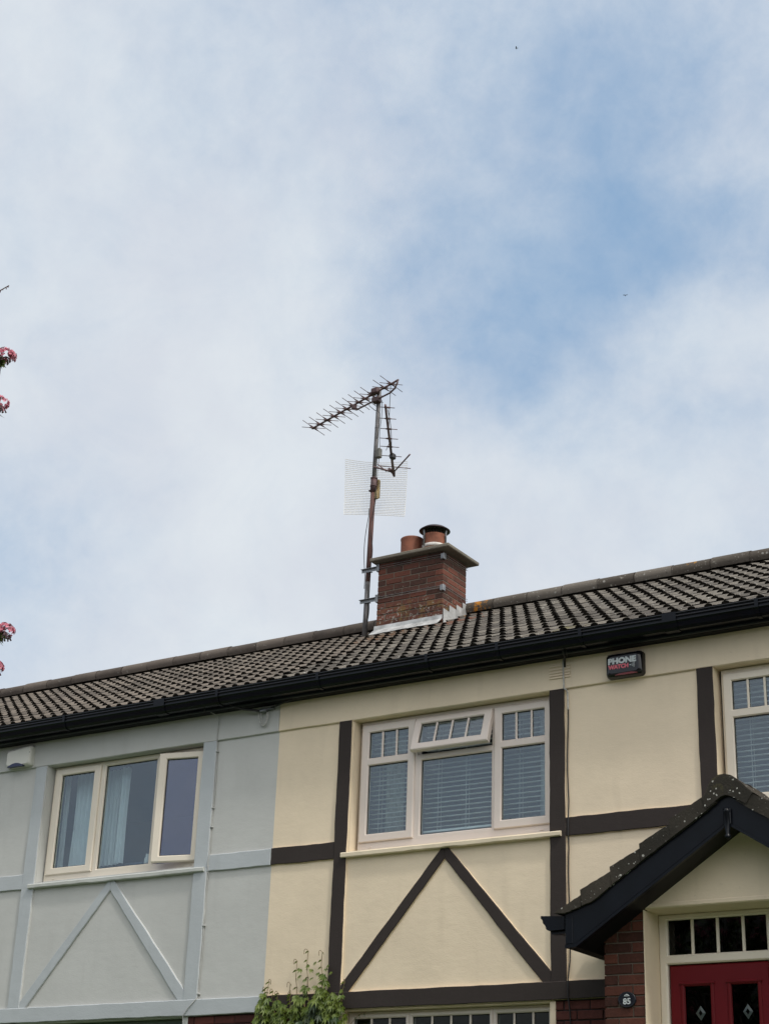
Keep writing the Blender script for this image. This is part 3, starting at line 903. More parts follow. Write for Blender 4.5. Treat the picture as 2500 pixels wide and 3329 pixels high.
# ------------------------------------------------------------------ blinds and curtains (things hung behind the glass)
def blind(x0, x1, z0, z1, label, cords, group='venetian blinds in the cream house'):
    b = thing('venetian_blind', label, 'blind', group, ((x0 + x1) / 2, .2, z1))
    s = MB()
    n = int((z1 - z0 - .03) / .0425)
    for i in range(n):
        z = z1 - .035 - i * .0425
        t = .10
        v = []
        for k in range(5):
            u = (k / 4 - .5) * .05
            v.append((u, z + u * t + .0035 * (1 - (2 * k / 4 - 1) ** 2)))
        lo = [(x0, .2 + u, zz) for u, zz in v] + [(x1, .2 + u, zz) for u, zz in v]
        s.raw(lo, [(k, k + 1, 5 + k + 1, 5 + k) for k in range(4)], 0, .5, True)
        s.raw([(x, y, zz - .0025) for x, y, zz in lo], [(k, 5 + k, 5 + k + 1, k + 1) for k in range(4)], 0, .5, True)
        s.face([lo[0], lo[5], (lo[5][0], lo[5][1], lo[5][2] - .0025), (lo[0][0], lo[0][1], lo[0][2] - .0025)])
    s.build('slats', M_BLIND, b, recalc=False)
    r = MB()
    r.box(x0, x1, .175, .23, z1 - .02, z1 + .03, bev=.003)
    r.build('head_rail', M_BLIND, b)
    r = MB()
    r.box(x0, x1, .176, .224, z1 - .035 - n * .0425 - .008, z1 - .035 - n * .0425 + .012, bev=.004)
    r.build('bottom_rail', M_BLIND, b)
    for c in cords:
        g = MB()
        for y in (.172, .228):
            g.tube([(c, y, z1), (c, y, z1 - .035 - n * .0425)], .0016, 4)
        g.build('cord', M_BLIND, b)


blind(-8.03, -7.54, 4.68, 5.74, 'white venetian blind in the left light of the window over the brown triangle', (-7.93, -7.64))
blind(-7.47, -6.75, 4.74, 5.74, 'white venetian blind in the wide middle light below the propped open top sash', (-7.32, -7.04))
blind(-6.69, -6.17, 4.70, 5.74, 'white venetian blind in the right light beside the second brown post', (-6.52, -6.3))
blind(-4.61, -4.13, 4.68, 5.74, 'white venetian blind in the window at the right edge above the porch', (-4.47, -4.25))


def curtain(x0, x1, z0, z1, y, label, mm, group=None, folds=6, amp=.022, seed=0):
    rr = random.Random(seed)
    mb = MB()
    nx, nz = folds * 8, 6
    ph = rr.uniform(0, 6)
    g = []
    for j in range(nz + 1):
        z = z0 + (z1 - z0) * j / nz
        sq = 1 - .12 * math.sin(math.pi * j / nz)
        row = []
        for i in range(nx + 1):
            t = i / nx
            x = (x0 + x1) / 2 + (t - .5) * (x1 - x0) * sq
            row.append((x, y + amp * math.sin(t * folds * 2 * math.pi + ph + .4 * math.sin(3 * t + j * .3)), z))
        g.append(row)
    flat = [p for row in g for p in row]
    w = nx + 1
    mb.raw(flat, [(j * w + i, j * w + i + 1, (j + 1) * w + i + 1, (j + 1) * w + i) for j in range(nz) for i in range(nx)], 0, .5, True)
    mb.raw([(x, yy + .002, z) for x, yy, z in flat], [(j * w + i, (j + 1) * w + i, (j + 1) * w + i + 1, j * w + i + 1) for j in range(nz) for i in range(nx)], 0, .5, True)
    o = mb.build('curtain', mm, None, recalc=False)
    return tag(o, label, 'curtain', group)


curtain(-11.86, -11.79, 4.75, 5.77, .3, 'thin edge of pale curtain at the far left of the grey house window', M_CURT, 'pale curtains in the grey house window', 2, .015, 1)
curtain(-11.70, -11.44, 4.79, 5.77, .3, 'pale curtain hanging behind the left light of the grey house window', M_CURT, 'pale curtains in the grey house window', 4, .02, 2)
curtain(-11.36, -11.1, 4.81, 5.77, .32, 'broad pale curtain at the left of the middle light in the grey house window', M_CURT, 'pale curtains in the grey house window', 5, .02, 3)
curtain(-11.09, -10.98, 4.81, 5.77, .28, 'narrow bright curtain fold right of the broad one in the grey house window', M_CURT, 'pale curtains in the grey house window', 2, .018, 4)
curtain(-7.98, -7.78, 4.66, 5.77, .36, 'patterned pale curtain behind the left blind of the cream house window', M_CURTP, 'curtains behind the cream house blinds', 5, .02, 5)
curtain(-6.42, -6.24, 4.66, 5.77, .36, 'pale curtain behind the right blind of the cream house window', M_CURT, 'curtains behind the cream house blinds', 4, .02, 6)
bt = MB()
bt.lathe(-10.62, .24, [(0, 4.69), (.03, 4.69), (.03, 4.81), (.018, 4.835), (.018, 4.86), (0, 4.86)], 14)
tag(bt.build('bottle', M_WHITE), 'small white bottle standing inside the grey house window beside the open sash', 'bottle')
hb = MB()
hb.box(-11.7, -9.9, .42, .5, 3.9, 4.84, bev=.01)
tag(hb.build('headboard', mat('slate_fabric', (.07, .1, .15), .9)), 'dark slate blue headboard low inside the grey house window', 'headboard')

# ------------------------------------------------------------------ chimney (part of the grey house)
cb = MB()
cw = CHX1 - CHX0
pitch = cw / 4
H, J = .0603, .0098
zc = 8.61 - 15 * (H + J)
rr = random.Random(4)
core = .006
for i in range(15):
    z = zc + i * (H + J)
    zt = z + H
    odd = i % 2
    rows = []
    half = (pitch - J) / 2
    if not odd:
        for k in range(4):
            rows.append((CHX0 + k * pitch + J / 2, CHX0 + (k + 1) * pitch - J / 2, CHY0, CHY0 + half))
        y = CHY0 + half + J
        rest = [(y, y + 2 * half), (y + 2 * half + J, CHY1)]
        for a, b in rest:
            for sx in (0, 1):
                rows.append(((CHX1 - half, CHX1 - J / 2) if sx else (CHX0 + J / 2, CHX0 + half)) + (a, b))
    else:
        for k in range(3):
            a = CHX0 + half + J + J / 2 + k * pitch
            rows.append((a, a + pitch - J, CHY0, CHY0 + half))
        for sx in (0, 1):
            for a, b in ((CHY0, CHY0 + 2 * half), (CHY0 + 2 * half + J, CHY1)):
                rows.append(((CHX1 - half, CHX1 - J / 2) if sx else (CHX0 + J / 2, CHX0 + half)) + (a, b))
    for (a, b, c, d) in rows:
        j = rr.uniform(-.003, .003)
        cb.box(a, b, c + (j if c == CHY0 else 0), d, z, zt, 0, min(1, max(.12, rr.gauss(.5, .26))), bev=.004)
cb.box(CHX0 + .009, CHX1 - .009, CHY0 + .006, CHY1 - .004, 7.55, 8.61, 0, 0.0)
chim = cb.build('chimney', M_BRICK_C, grey)
sb = MB()
sb.box(-9.812, -8.765, 2.655, 3.35, 8.612, 8.654, bev=.008)
sb.box(-9.77, -8.82, 2.72, 3.29, 8.654, 8.68, bev=.01)
sb.build('cap_slab', M_CAP, chim)
for px, zt in ((-9.462, 8.945), (-9.16, 8.93)):
    pb = MB()
    pb.lathe(px, 3.0, [(.128, 8.66), (.13, 8.75), (.13, zt - .03), (.135, zt - .015), (.135, zt - .004), (.131, zt), (.118, zt), (.112, zt - .02), (.112, 8.7), (0, 8.7)])
    pb.build('chimney_pot', M_POT, chim, recalc=False)
pb = MB()
pb.lathe(-9.16, 3.0, [(.131, 8.765), (.139, 8.77), (.139, 8.80), (.131, 8.805)])
pb.build('mortar_collar', M_POTW, chim)
kb = MB()
kb.lathe(-9.16, 3.0, [(0, 9.062), (.06, 9.052), (.13, 9.025), (.178, 8.992), (.180, 8.986), (.176, 8.982), (.12, 8.996), (.06, 9.01), (0, 9.014)], 36)
kb.build('cowl', M_COWL, chim)
gb = MB()
for k in range(22):
    a = 2 * math.pi * k / 22
    x, y = -9.16 + .1 * math.cos(a), 3 + .1 * math.sin(a)
    gb.tube([(x, y, 8.9), (x, y, 9.01)], .0035, 4)
for z in (8.945, 8.965, 8.985):
    gb.tube([(-9.16 + .1 * math.cos(2 * math.pi * k / 22), 3 + .1 * math.sin(2 * math.pi * k / 22), z) for k in range(23)], .003, 4, caps=False)
gb.build('bird_guard', M_COWL, chim)
for a in (-115, 5, 125):
    a = R(a)
    lb = MB()
    ca, sa = math.cos(a), math.sin(a)
    lb.tube([(-9.16 + .142 * ca, 3 + .142 * sa, 8.78), (-9.16 + .142 * ca, 3 + .142 * sa, 8.95), (-9.16 + .15 * ca, 3 + .15 * sa, 9.0)], .011, 6)
    lb.build('cowl_leg', M_STRAP, chim)
# lead: front apron and stepped side pieces
fl = MB()
n = 14
top, bot, skirt = [], [], []
for i in range(n + 1):
    x = CHX0 - .02 + (cw + .02) * i / n
    top.append((x, CHY0 - .006, 7.848 + rr.uniform(-.002, .002)))
    bot.append((x, CHY0 - .012, 7.80))
    y = CHY0 - .115 + rr.uniform(-.003, .003)
    skirt.append((x, y, roof_z(y) + .034 + rr.uniform(-.005, .003)))
for A, B in ((top, bot), (bot, skirt)):
    for i in range(n):
        fl.face([A[i], A[i + 1], B[i + 1], B[i]])
fl.face([top[0], (CHX0 - .02, CHY0 + .02, 7.85), (CHX0 - .02, CHY0 + .02, 7.72), bot[0]])
fl.build('apron_flashing', M_LEAD, chim)
for (ya, yb, zt) in ((2.748, 2.877, 7.918), (2.877, 3.03, 7.995), (3.03, 3.165, 8.052), (3.165, 3.262, 8.122)):
    fb = MB()
    X = CHX1 + .006 + rr.uniform(0, .003)
    fb.prism([(ya, roof_z(ya) - .02), (yb + .012, roof_z(yb) - .02), (yb + .012, zt - .005), (ya, zt)], lambda a, b, d: (d, a, b), X, X + .004)
    fb.build('step_flashing', M_LEAD, chim)

# ------------------------------------------------------------------ aerial mast with its brackets, and the aerials it carries
mast = thing('aerial_mast', 'tall rusty aerial pole strapped to the left side of the brick chimney', 'mast', None, (-9.93, 2.8, 7.8))


def mp(z):
    t = (z - 7.9) / 3.03
    return Vector((-9.932 + .062 * t, 2.8, z))


for name, z0, z1, r, mm in (('pole', 9.6, 10.93, .0255, M_MAST), ('lower_pole', 8.42, 9.66, .029, M_RUST), ('pole_foot', 7.75, 8.43, .0295, M_MAST)):
    b = MB()
    b.tube([mp(z0), mp((z0 + z1) / 2), mp(z1)], r, 14)
    if name == 'pole':
        b.lathe(mp(9.9).x, 2.8, [(.0262, 9.86), (.0275, 9.865), (.0275, 9.875), (.0262, 9.88)], 12)
        b.lathe(mp(10.4).x, 2.8, [(.0262, 10.39), (.0275, 10.395), (.0275, 10.405), (.0262, 10.41)], 12)
    b.build(name, mm, mast)
b = MB()
b.tube([mp(9.56), mp(9.73)], .037, 12); b.tube([mp(9.73), mp(9.745)], .042, 12); b.tube([mp(9.63), mp(9.645)], .042, 12)
b.box(mp(9.65).x - .06, mp(9.65).x - .03, 2.79, 2.81, 9.58, 9.6)
b.build('clamp', M_ANTR, mast)
for z in (8.557, 8.182):
    b = MB()
    x = mp(z).x
    b.box(x - .066, CHX0 + .03, 2.762, 2.766, z - .02, z + .02)
    b.box(x - .066, CHX0 + .0, 2.735, 2.762, z + .016, z + .02)
    b.box(CHX0 - .012, CHX0 - .006, 2.73, 2.9, z - .045, z + .045)
    b.box(CHX0 - .012, CHX0 + .02, 2.736, 2.742, z - .045, z + .045)
    b.tube([(x - .035, 2.765, z), (x - .035, 2.83, z), (x + .035, 2.83, z), (x + .035, 2.765, z)], .005, 6)
    b.build('wall_bracket', M_STRAP, mast)
    b = MB()
    for dz in (.012, -.012):
        b.tube([(CHX0 + .03, 2.738, z + dz), (CHX1 + .003, 2.738, z - .006 + dz), (CHX1 + .012, 2.75, z - .006 + dz), (CHX1 + .012, CHY1, z - .006 + dz)], .003, 5)
    b.build('lashing_wire', M_CABK if z > 9 else M_STRAP, mast)
    b = MB()
    b.box(CHX1 - .035, CHX1 + .012, 2.728, 2.748, z - .055, z + .02, bev=.008)
    b.box(CHX1 + .004, CHX1 + .014, 2.728, 2.78, z - .055, z + .02, bev=.004)
    b.build('corner_plate', M_STRAP, mast)
b = MB()
b.tube([mp(z) + Vector((-.03 - .035 * math.sin(max(0, (z - 8.5) / .75) * math.pi) * (1 if z < 9.25 else 0), -.02, 0)) for z in [8.35 + .05 * k for k in range(21)]], .0042, 5)
b.tube([mp(z) + Vector((.034 + .02 * math.sin((z - 7.9) * 9), -.02, 0)) for z in [7.86 + .06 * k for k in range(30)]], .0042, 5)
b.tube([mp(z) + Vector((.03 + .008 * math.sin(z * 12), .03, 0)) for z in [9.7 + .06 * k for k in range(19)]], .0035, 5)
b.build('cable', M_CABK, mast)
b = MB()
b.box(-9.872, -9.81, 2.77, 2.83, 9.995, 10.115, bev=.008)
b.build('amplifier_box', M_BOX, mast)

# long yagi at the top
yg = thing('yagi_aerial', 'long aerial with crossed rods along a level boom at the top of the mast', 'aerial', 'aerials on the mast', (-10.3, 2.9, 10.87))
B0, B1 = Vector((-11.12, 3.2, 10.87)), Vector((-9.51, 2.635, 10.87))
bd = (B1 - B0).normalized()
hd = Vector((-.331, -.944, 0))
b = MB()
b.tube([B0 - bd * .02, B1 + bd * .02], .0125, 8)
b.build('boom', M_ANT, yg)
for t in (.011, .147, .302, .446, .583, .711, .835, .955, 1.082, 1.209, 1.458, 1.592):
    c = B0 + bd * t
    e = MB()
    for q in (1, -1):
        v = hd * math.cos(R(15)) + Vector((0, 0, q * math.sin(R(15))))
        L = .18 + rnd.uniform(-.004, .004)
        tw = bd * rnd.uniform(-.006, .006)
        e.tube([c - v * L - tw, c + v * L + tw], .0038, 6)
        e.tube([c - v * .07, c - v * .02, c + v * .02, c + v * .07], [.006, .0115, .0115, .006], 6)
    e.box(c.x - .017, c.x + .017, c.y - .016, c.y + .016, c.z - .014, c.z + .01, bev=.004)
    e.build('director', M_ANTR, yg)
b = MB()
p0 = B0 + bd * .86
pm = mp(10.76)
b.tube([p0 + Vector((0, 0, -.01)), p0 + Vector((0, 0, -.06)), p0 + bd * .05 + Vector((0, 0, -.088)), pm + Vector((0, -.045, 0)), B1 - bd * .13 + Vector((0, 0, -.115)), B1 - bd * .045 + Vector((0, 0, -.09)), B1 + bd * .005 + Vector((0, 0, -.035)), B1 + bd * .005 + Vector((0, 0, .0))], .011, 8)
b.box(p0.x - .03, p0.x + .03, p0.y - .02, p0.y + .02, 10.81, 10.875, bev=.006)
b.build('support_arm', M_ANT, yg)
b = MB()
b.box(pm.x - .055, pm.x + .045, 2.72, 2.8, 10.72, 10.79, bev=.008)
b.box(pm.x - .075, pm.x + .03, 2.72, 2.79, 10.84, 10.92, bev=.015)
b.tube([(pm.x - .06, 2.74, 10.84), (pm.x - .09, 2.74, 10.87)], .012, 6)
b.build('dipole_box', M_ANTR, yg)
b = MB()
b.tube([(pm.x - .1, 2.75, 10.8), (pm.x - .1, 2.75, 10.7), (pm.x - .02, 2.76, 10.62), (pm.x + .05, 2.72, 10.58), (pm.x + .12, 2.66, 10.5), (pm.x + .12, 2.66, 10.35), (pm.x + .03, 2.75, 10.22)], .004, 5)
b.tube([(-9.63, 2.68, 10.85), (-9.62, 2.66, 10.5), (-9.62, 2.66, 10.3), (-9.58, 2.62, 10.05), (-9.54, 2.5, 9.9)], .004, 5)
b.build('cable', M_CABK, yg)

# second yagi, boom running out towards the street
y2 = thing('yagi_aerial', 'small aerial with short single rods on a boom just right of the mast', 'aerial', 'aerials on the mast', (-9.5, 2.5, 9.8))
n0, n1 = Vector((-8.825, 1.37, 9.8)), Vector((-9.672, 2.875, 9.8))
b = MB()
b.tube([n0, n0.lerp(n1, .5), n1], [.012, .014, .017], 8)
b.tube([n1 + Vector((0, -.1, .0)), n1 + Vector((.0, 0, -.0)), n1 + Vector((0, .02, -.05))], [.02, .025, .012], 8)
b.build('boom', M_ANT, y2)
for c, h in (((-8.838, 1.431, 9.8), .082), ((-8.977, 1.66, 9.8), .092), ((-9.105, 1.88, 9.8), .097), ((-9.235, 2.087, 9.8), .103), ((-9.34, 2.27, 9.8), .107), ((-9.454, 2.49, 9.8), .115)):
    c = Vector(c)
    v = Vector((.79, .61, 0)).normalized()
    e = MB()
    e.tube([c - v * h, c + v * h], .0042, 6)
    e.tube([c - v * .035, c - v * .012, c + v * .012, c + v * .035], [.007, .011, .011, .007], 6)
    e.build('director', M_ANTR, y2)
b = MB()
q = Vector((-9.42, 2.46, 9.79))
b.box(q.x - .03, q.x + .03, q.y - .035, q.y + .035, q.z - .05, q.z + .02, bev=.012)
b.build('dipole_box', M_CABK, y2)
b = MB()
b.tube([mp(9.88) + Vector((0, -.03, 0)), n1 + Vector((-.05, -.06, .01)), n1], .011, 7)
b.tube([n1, Vector((-9.31, 2.655, 9.86))], .009, 7)
b.tube([n1 + Vector((-.16, -.1, .1)), n1 + Vector((-.06, -.06, 0))], .007, 6)
b.tube([n1 + Vector((-.11, -.12, .06)), n1 + Vector((.2, .06, .03))], .005, 6)
b.build('reflector', M_ANT, y2)
b = MB()
b.tube([n0.lerp(n1, t) + Vector((.012 + .02 * math.sin(t * 5), 0, .025 * math.sin(t * 6))) for t in [.08 + .05 * k for k in range(14)]], .004, 5)
b.build('cable', M_CABK, y2)

# curved wire grid
gr = thing('grid_aerial', 'square pale wire grid reflector behind the middle of the mast', 'aerial', 'aerials on the mast', (-9.92, 2.9, 9.63))
hv = Vector((math.cos(R(30)), math.sin(R(30)), 0))
nv = Vector((-math.sin(R(30)), math.cos(R(30)), 0))
gc = Vector((-9.925, 2.89, 9.633))


def gpt(u, v):
    sag = .07 * (u * u) + .05 * v * v * 1.0 - .05
    wav = .036 * (1 - u * u) - .004
    return gc + hv * (.362 * u * (1 + .02 * v)) + Vector((0, 0, .355 * v + wav * (.62 - .38 * v) * (1 if v < .5 else 2 - 2 * v) - .008 * u)) - nv * sag


b = MB()
for k in range(31):
    v = -1 + 2 * k / 30
    b.tube([gpt(-1 + 2 * i / 16, v) for i in range(17)], .0021 if 0 < k < 30 else .0022, 4)
for k in range(45):
    u = -1 + 2 * k / 44
    b.tube([gpt(u, -1 + 2 * i / 10) for i in range(11)], .0006 if 0 < k < 44 else .0014, 4)
b.build('wire_grid', M_WIRE, gr)
b = MB()
b.box(-9.875, -9.845, 2.83, 2.87, 9.5, 9.73, bev=.004)
b.box(-9.88, -9.84, 2.79, 2.83, 9.47, 9.57, bev=.004)
b.build('feed_box', mat('feed_box_plastic', (.3, .22, .1), .6, .3, 10), gr)


# ------------------------------------------------------------------ porch and front door (parts of the cream house)
PX, PY, BY = -4.255, -.7, -.95
OPX0, OPX1, OPZ = -5.03, -3.48, 3.81
PZ = 1.2
# painted gable and opening surround
gw = MB()
zt = lambda x: 4.36 - abs(x - PX) * .62
gp = [(OPX0 - .03, OPZ + .004), (OPX1 + .03, OPZ + .004), (OPX1 + .03, zt(OPX1 + .03)), (PX, zt(PX)), (OPX0 - .03, zt(OPX0 - .03))]
gw.prism(gp, lambda a, b, d: (a, d, b), PY - .006, PY + .1)
gw.box(OPX0 - .012, OPX1 + .012, PY - .012, PY + .03, OPZ, OPZ + .035, bev=.006)
gw.box(OPX0 - .002, OPX0 + .004, PY - .006, -.44, PZ, OPZ)
gw.box(OPX1 - .004, OPX1 + .002, PY - .006, -.44, PZ, OPZ)
gw.box(OPX0 - .01, OPX1 + .01, PY + .001, -.44, OPZ - .004, OPZ + .003)
porch = gw.build('porch', M_CREAM, cream)
for a, b, side, half in ((-5.35, OPX0 - .002, -5.35, False), (OPX1 + .002, -3.16, -3.16, True)):
    pm_ = MB()
    bricks(pm_, a, b, 3.81 - 34 * .075, 3.81, lambda u, d, z: (u, PY + d, z), .1, .215, start_half=half)
    sg = 1 if side < PX else -1
    bricks(pm_, PY + .11, -.01, 3.81 - 34 * .075, 3.5, lambda u, d, z: (side + sg * d, u, z), .1, .215)
    pm_.box(a + .01, b - .01, PY + .008, -.005, PZ - .15, 3.805, 0, 0.0)
    pm_.build('brick_pier', M_BRICK_P, porch)
# bargeboards
BL = [(-5.535, 3.772), (-5.535, 3.52), (-5.449, 3.524), (PX, 4.300), (PX, 4.515), (-4.605, 4.293), (-5.08, 3.997), (-5.303, 3.846)]
for sgn in (1, -1):
    fx = lambda a: PX + (a - PX) * sgn
    bb = MB()
    bb.prism(BL, lambda a, b, d: (fx(a), d, b), BY, BY + .022)
    tr_ = [(-5.535, 3.52), (-5.449, 3.524), (PX, 4.300), (PX, 4.322), (-5.455, 3.545), (-5.535, 3.541)]
    bb.prism(tr_, lambda a, b, d: (fx(a), d, b), BY - .010, BY - .0005)
    tr2 = [(-5.452, 3.553), (PX, 4.329), (PX, 4.337), (-5.456, 3.561)]
    bb.prism(tr2, lambda a, b, d: (fx(a), d, b), BY - .004, BY - .0003)
    bb.box(min(fx(-5.535), fx(-5.475)), max(fx(-5.535), fx(-5.475)), BY - .005, BY - .0006, 3.55, 3.74, bev=.002)
    bb.build('bargeboard', M_BARGE, porch)
    sf = MB()
    sf.prism([(-5.53, 3.524), (-5.449, 3.528), (-5.34, 3.597), (-5.34, 3.612), (-5.455, 3.54), (-5.53, 3.536)], lambda a, b, d: (fx(a), d, b), BY + .022, -.03)
    sf.prism([(-5.34, 3.597), (PX, 4.306), (PX, 4.32), (-5.34, 3.612)], lambda a, b, d: (fx(a), d, b), BY + .022, PY + .05)
    sf.box(min(fx(-5.535), fx(-5.52)), max(fx(-5.535), fx(-5.52)), BY + .0225, -.03, 3.524, 3.77)
    sf.build('soffit', M_SOFFIT, porch)
    # gutter along the side eaves, seen end-on
    gt = MB()
    gpz = [(-5.545, 3.752), (-5.74, 3.765), (-5.742, 3.748), (-5.728, 3.735), (-5.722, 3.71), (-5.705, 3.695), (-5.695, 3.665), (-5.675, 3.655), (-5.60, 3.657), (-5.545, 3.66)]
    gt.prism(gpz, lambda a, b, d: (fx(a), d, b), -.93, -.05)
    gt.prism([(a * .985 - 5.62 * .015, b - .001) for a, b in gpz], lambda a, b, d: (fx(a), d, b), -.945, -.9305)
    gt.prism([(-5.68, 3.656), (-5.665, 3.632), (-5.54, 3.632), (-5.54, 3.656)], lambda a, b, d: (fx(a), d, b), -.91, -.86)
    gt.build('gutter', M_BLACK, porch)
    # tiles: five courses with stepped verge, bedded on mortar
    tl = MB()
    UND = [(-5.53, 3.768), (-5.303, 3.841), (-5.08, 3.992), (-4.929, 4.088), (-4.797, 4.169), (-4.605, 4.287), (-4.432, 4.395), (PX, 4.512)]

    def und(x):
        for (a, b), (c, d) in zip(UND, UND[1:]):
            if x <= c:
                return b + (d - b) * max(0, x - a) / (c - a)
        return UND[-1][1]
    ST = [((-5.618, 3.774), (-5.40, 3.888)), ((-5.403, 3.926), (-5.158, 4.041)), ((-5.163, 4.075), (-4.92, 4.190)), ((-4.927, 4.221), (-4.68, 4.345)), ((-4.691, 4.374), (-4.33, 4.56))]
    for k, ((xa, za), (xb, zb)) in enumerate(ST):
        yb = BY - .028 + rnd.uniform(-.004, .004)
        n = 9
        topl = [(xa + (xb - xa) * q / n, za + (zb - za) * q / n + (rnd.uniform(-.0025, .0025) if 0 < q < n else 0)) for q in range(n + 1)]
        x0_ = max(xa + .012, -5.53)
        botl = [(x0_ + (xb - x0_) * q / n, und(x0_ + (xb - x0_) * q / n) - .002 + (rnd.uniform(-.003, .003) if 0 < q < n else 0)) for q in range(n + 1)]
        tl.prism(topl + botl[::-1], lambda a, b, d: (fx(a), d, b), yb, yb + .14, 0, .4)
        th = .026
        poly = [(xa, za - th), (xa, za), (xb, zb), (xb, zb - th)]
        nseg = 8
        for q in range(nseg):
            y0_, y1_ = yb + .142 + (-.01 - yb - .142) * q / nseg, yb + .142 + (-.01 - yb - .142) * (q + 1) / nseg
            dz = rnd.uniform(-.003, .003)
            tl.prism([(a, b + dz) for a, b in poly], lambda a, b, d: (fx(a), d, b), y0_, y1_ - .004, 0, rnd.random())
    tl.build('roof_tiles', M_TILE_P, porch)
# ridge
rg = MB()
RO = [(-.182, 4.493), (-.145, 4.545), (-.122, 4.597), (-.098, 4.628), (-.052, 4.654), (.0, 4.664), (.055, 4.648), (.098, 4.61), (.13, 4.575), (.162, 4.545), (.213, 4.497)]
for q in range(3):
    ya, yb = BY - .034 + q * .33, BY - .034 + (q + 1) * .33 - .006
    n = 11
    ring = [(PX + a + rnd.uniform(-.004, .004), b + rnd.uniform(-.004, .004)) for a, b in RO]
    rg.prism(ring + [(PX + .1, 4.5), (PX, 4.56), (PX - .1, 4.5)], lambda a, b, d: (a, d, b), ya, min(yb, -.005), 0, .5)
bed = [(PX + a * .93, 4.505 + (b - 4.505) * .93) for a, b in RO] + [(PX + .15, 4.43), (PX + .04, 4.496), (PX, 4.508), (PX - .04, 4.496), (PX - .15, 4.42)]
rg.prism(bed, lambda a, b, d: (a, d, b), BY - .037, BY + .1, 0, .3)
rg.build('ridge_tiles', M_TILE_P, porch)
fi = MB()
fi.box(PX - .028, PX + .028, BY - .022, BY - .011, 4.30, 4.42, bev=.006)
fi.lathe(PX, BY - .018, [(0, 4.42), (.022, 4.41), (.026, 4.39), (.02, 4.38), (.022, 4.3), (.013, 4.235), (.02, 4.222), (.024, 4.214), (.012, 4.2), (0, 4.194)], 12)
fi.build('finial', M_BARGE, porch)

# door set
DY = -.46
df = MB()
holes_panel(df, OPX0 + .005, OPX1 - .005, PZ + .02, OPZ - .006, [(-4.955, -4.202, 3.513, 3.763), (-4.963, -4.196, PZ + .06, 3.447), (-4.12, -3.55, PZ + .1, 3.763)], DY, DY + .07, bev=.01)
door = MB()
gz = [(-4.845, -4.645, 2.35, 3.291), (-4.492, -4.292, 2.35, 3.291)]
holes_panel(door, -4.957, -4.201, PZ + .065, 3.441, gz, DY + .02, DY + .065, bev=.012)
door = door.build('front_door', M_RED, cream)
df.build('door_frame', M_UPVC2, door)
for (a, b, c, d) in gz:
    mo = MB()
    holes_panel(mo, a - .026, b + .026, c - .026, d + .024, [(a, b, c, d)], DY + .008, DY + .021, bev=.008)
    mo.box(a - .034, b + .034, DY + .002, DY + .021, d + .010, d + .026, bev=.004)
    mo.build('moulding', M_RED, door)
    pane(a, b, c, d, DY + .04, door, M_GLASSD)
    cx, cz, rd = (a + b) / 2 + .012, 3.103, .052
    dm = MB()
    O = [(cx, cz + rd), (cx + rd * .72, cz), (cx, cz - rd), (cx - rd * .72, cz)]
    I = [(cx, cz + rd * .42), (cx + rd * .3, cz), (cx, cz - rd * .42), (cx - rd * .3, cz)]
    for k in range(4):
        k2 = (k + 1) % 4
        dm.face([(O[k][0], DY + .037, O[k][1]), (O[k2][0], DY + .037, O[k2][1]), (I[k2][0], DY + .032, I[k2][1]), (I[k][0], DY + .032, I[k][1])])
        dm.face([(I[k][0], DY + .032, I[k][1]), (I[k2][0], DY + .032, I[k2][1]), (I[k2][0], DY + .038, I[k2][1]), (I[k][0], DY + .038, I[k][1])])
    dm.build('diamond_bevel', M_DIAM, door)
pane(-4.955, -4.202, 3.513, 3.763, DY + .03, door, M_GLASSD, name='fanlight_pane')
pane(-4.12, -3.55, PZ + .1, 3.763, DY + .03, door, M_GLASSD, name='sidelight_pane')
for x in (-4.766, -4.572, -4.378):
    g = MB()
    g.box(x - .011, x + .011, DY + .012, DY + .0295, 3.513, 3.763, bev=.004)
    g.build('glazing_bar', M_UPVC2, door)
hl = MB()
hl.box(-4.275, -4.235, DY + .008, DY + .02, 2.2, 2.44, bev=.004)
hl.tube([(-4.255, DY + .01, 2.35), (-4.255, DY - .04, 2.35), (-4.37, DY - .04, 2.35)], .009, 8)
hl.build('handle', M_STRAP, door)
stp = MB()
stp.box(OPX0, OPX1, -1.0, -.45, 1.0, PZ + .02, bev=.01)
stp.build('doorstep', M_PAVE, porch)
# dark hall behind the door
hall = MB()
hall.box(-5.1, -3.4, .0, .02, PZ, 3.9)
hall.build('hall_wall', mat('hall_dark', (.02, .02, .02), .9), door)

# vent on the upper band
vt = MB()
for k, z in enumerate((6.02, 5.992, 5.965, 5.942, 5.918)):
    vt.prism([(-.021, z), (-.026, z - .002), (-.031, z - .016), (-.028, z - .018), (-.021, z - .008)], lambda a, b, d: (d, a, b), -6.133, -5.936)
vt.build('vent', M_CREAM, cream)

# ------------------------------------------------------------------ small things on the walls
def rrect(x0, x1, z0, z1, r, n=5, bulge=0):
    pts = []
    for cx, cz, a0 in ((x1 - r, z0 + r, -90), (x1 - r, z1 - r, 0), (x0 + r, z1 - r, 90), (x0 + r, z0 + r, 180)):
        for k in range(n + 1):
            a = R(a0 + 90 * k / n)
            pts.append((cx + r * math.cos(a), cz + r * math.sin(a)))
    return pts


def loft(mb, rings, cap=True, mi=0):
    n = len(rings[0])
    mb.raw([p for r_ in rings for p in r_], [(j * n + k, j * n + (k + 1) % n, (j + 1) * n + (k + 1) % n, (j + 1) * n + k) for j in range(len(rings) - 1) for k in range(n)], mi, .5, True)
    if cap:
        mb.face(rings[-1], mi)


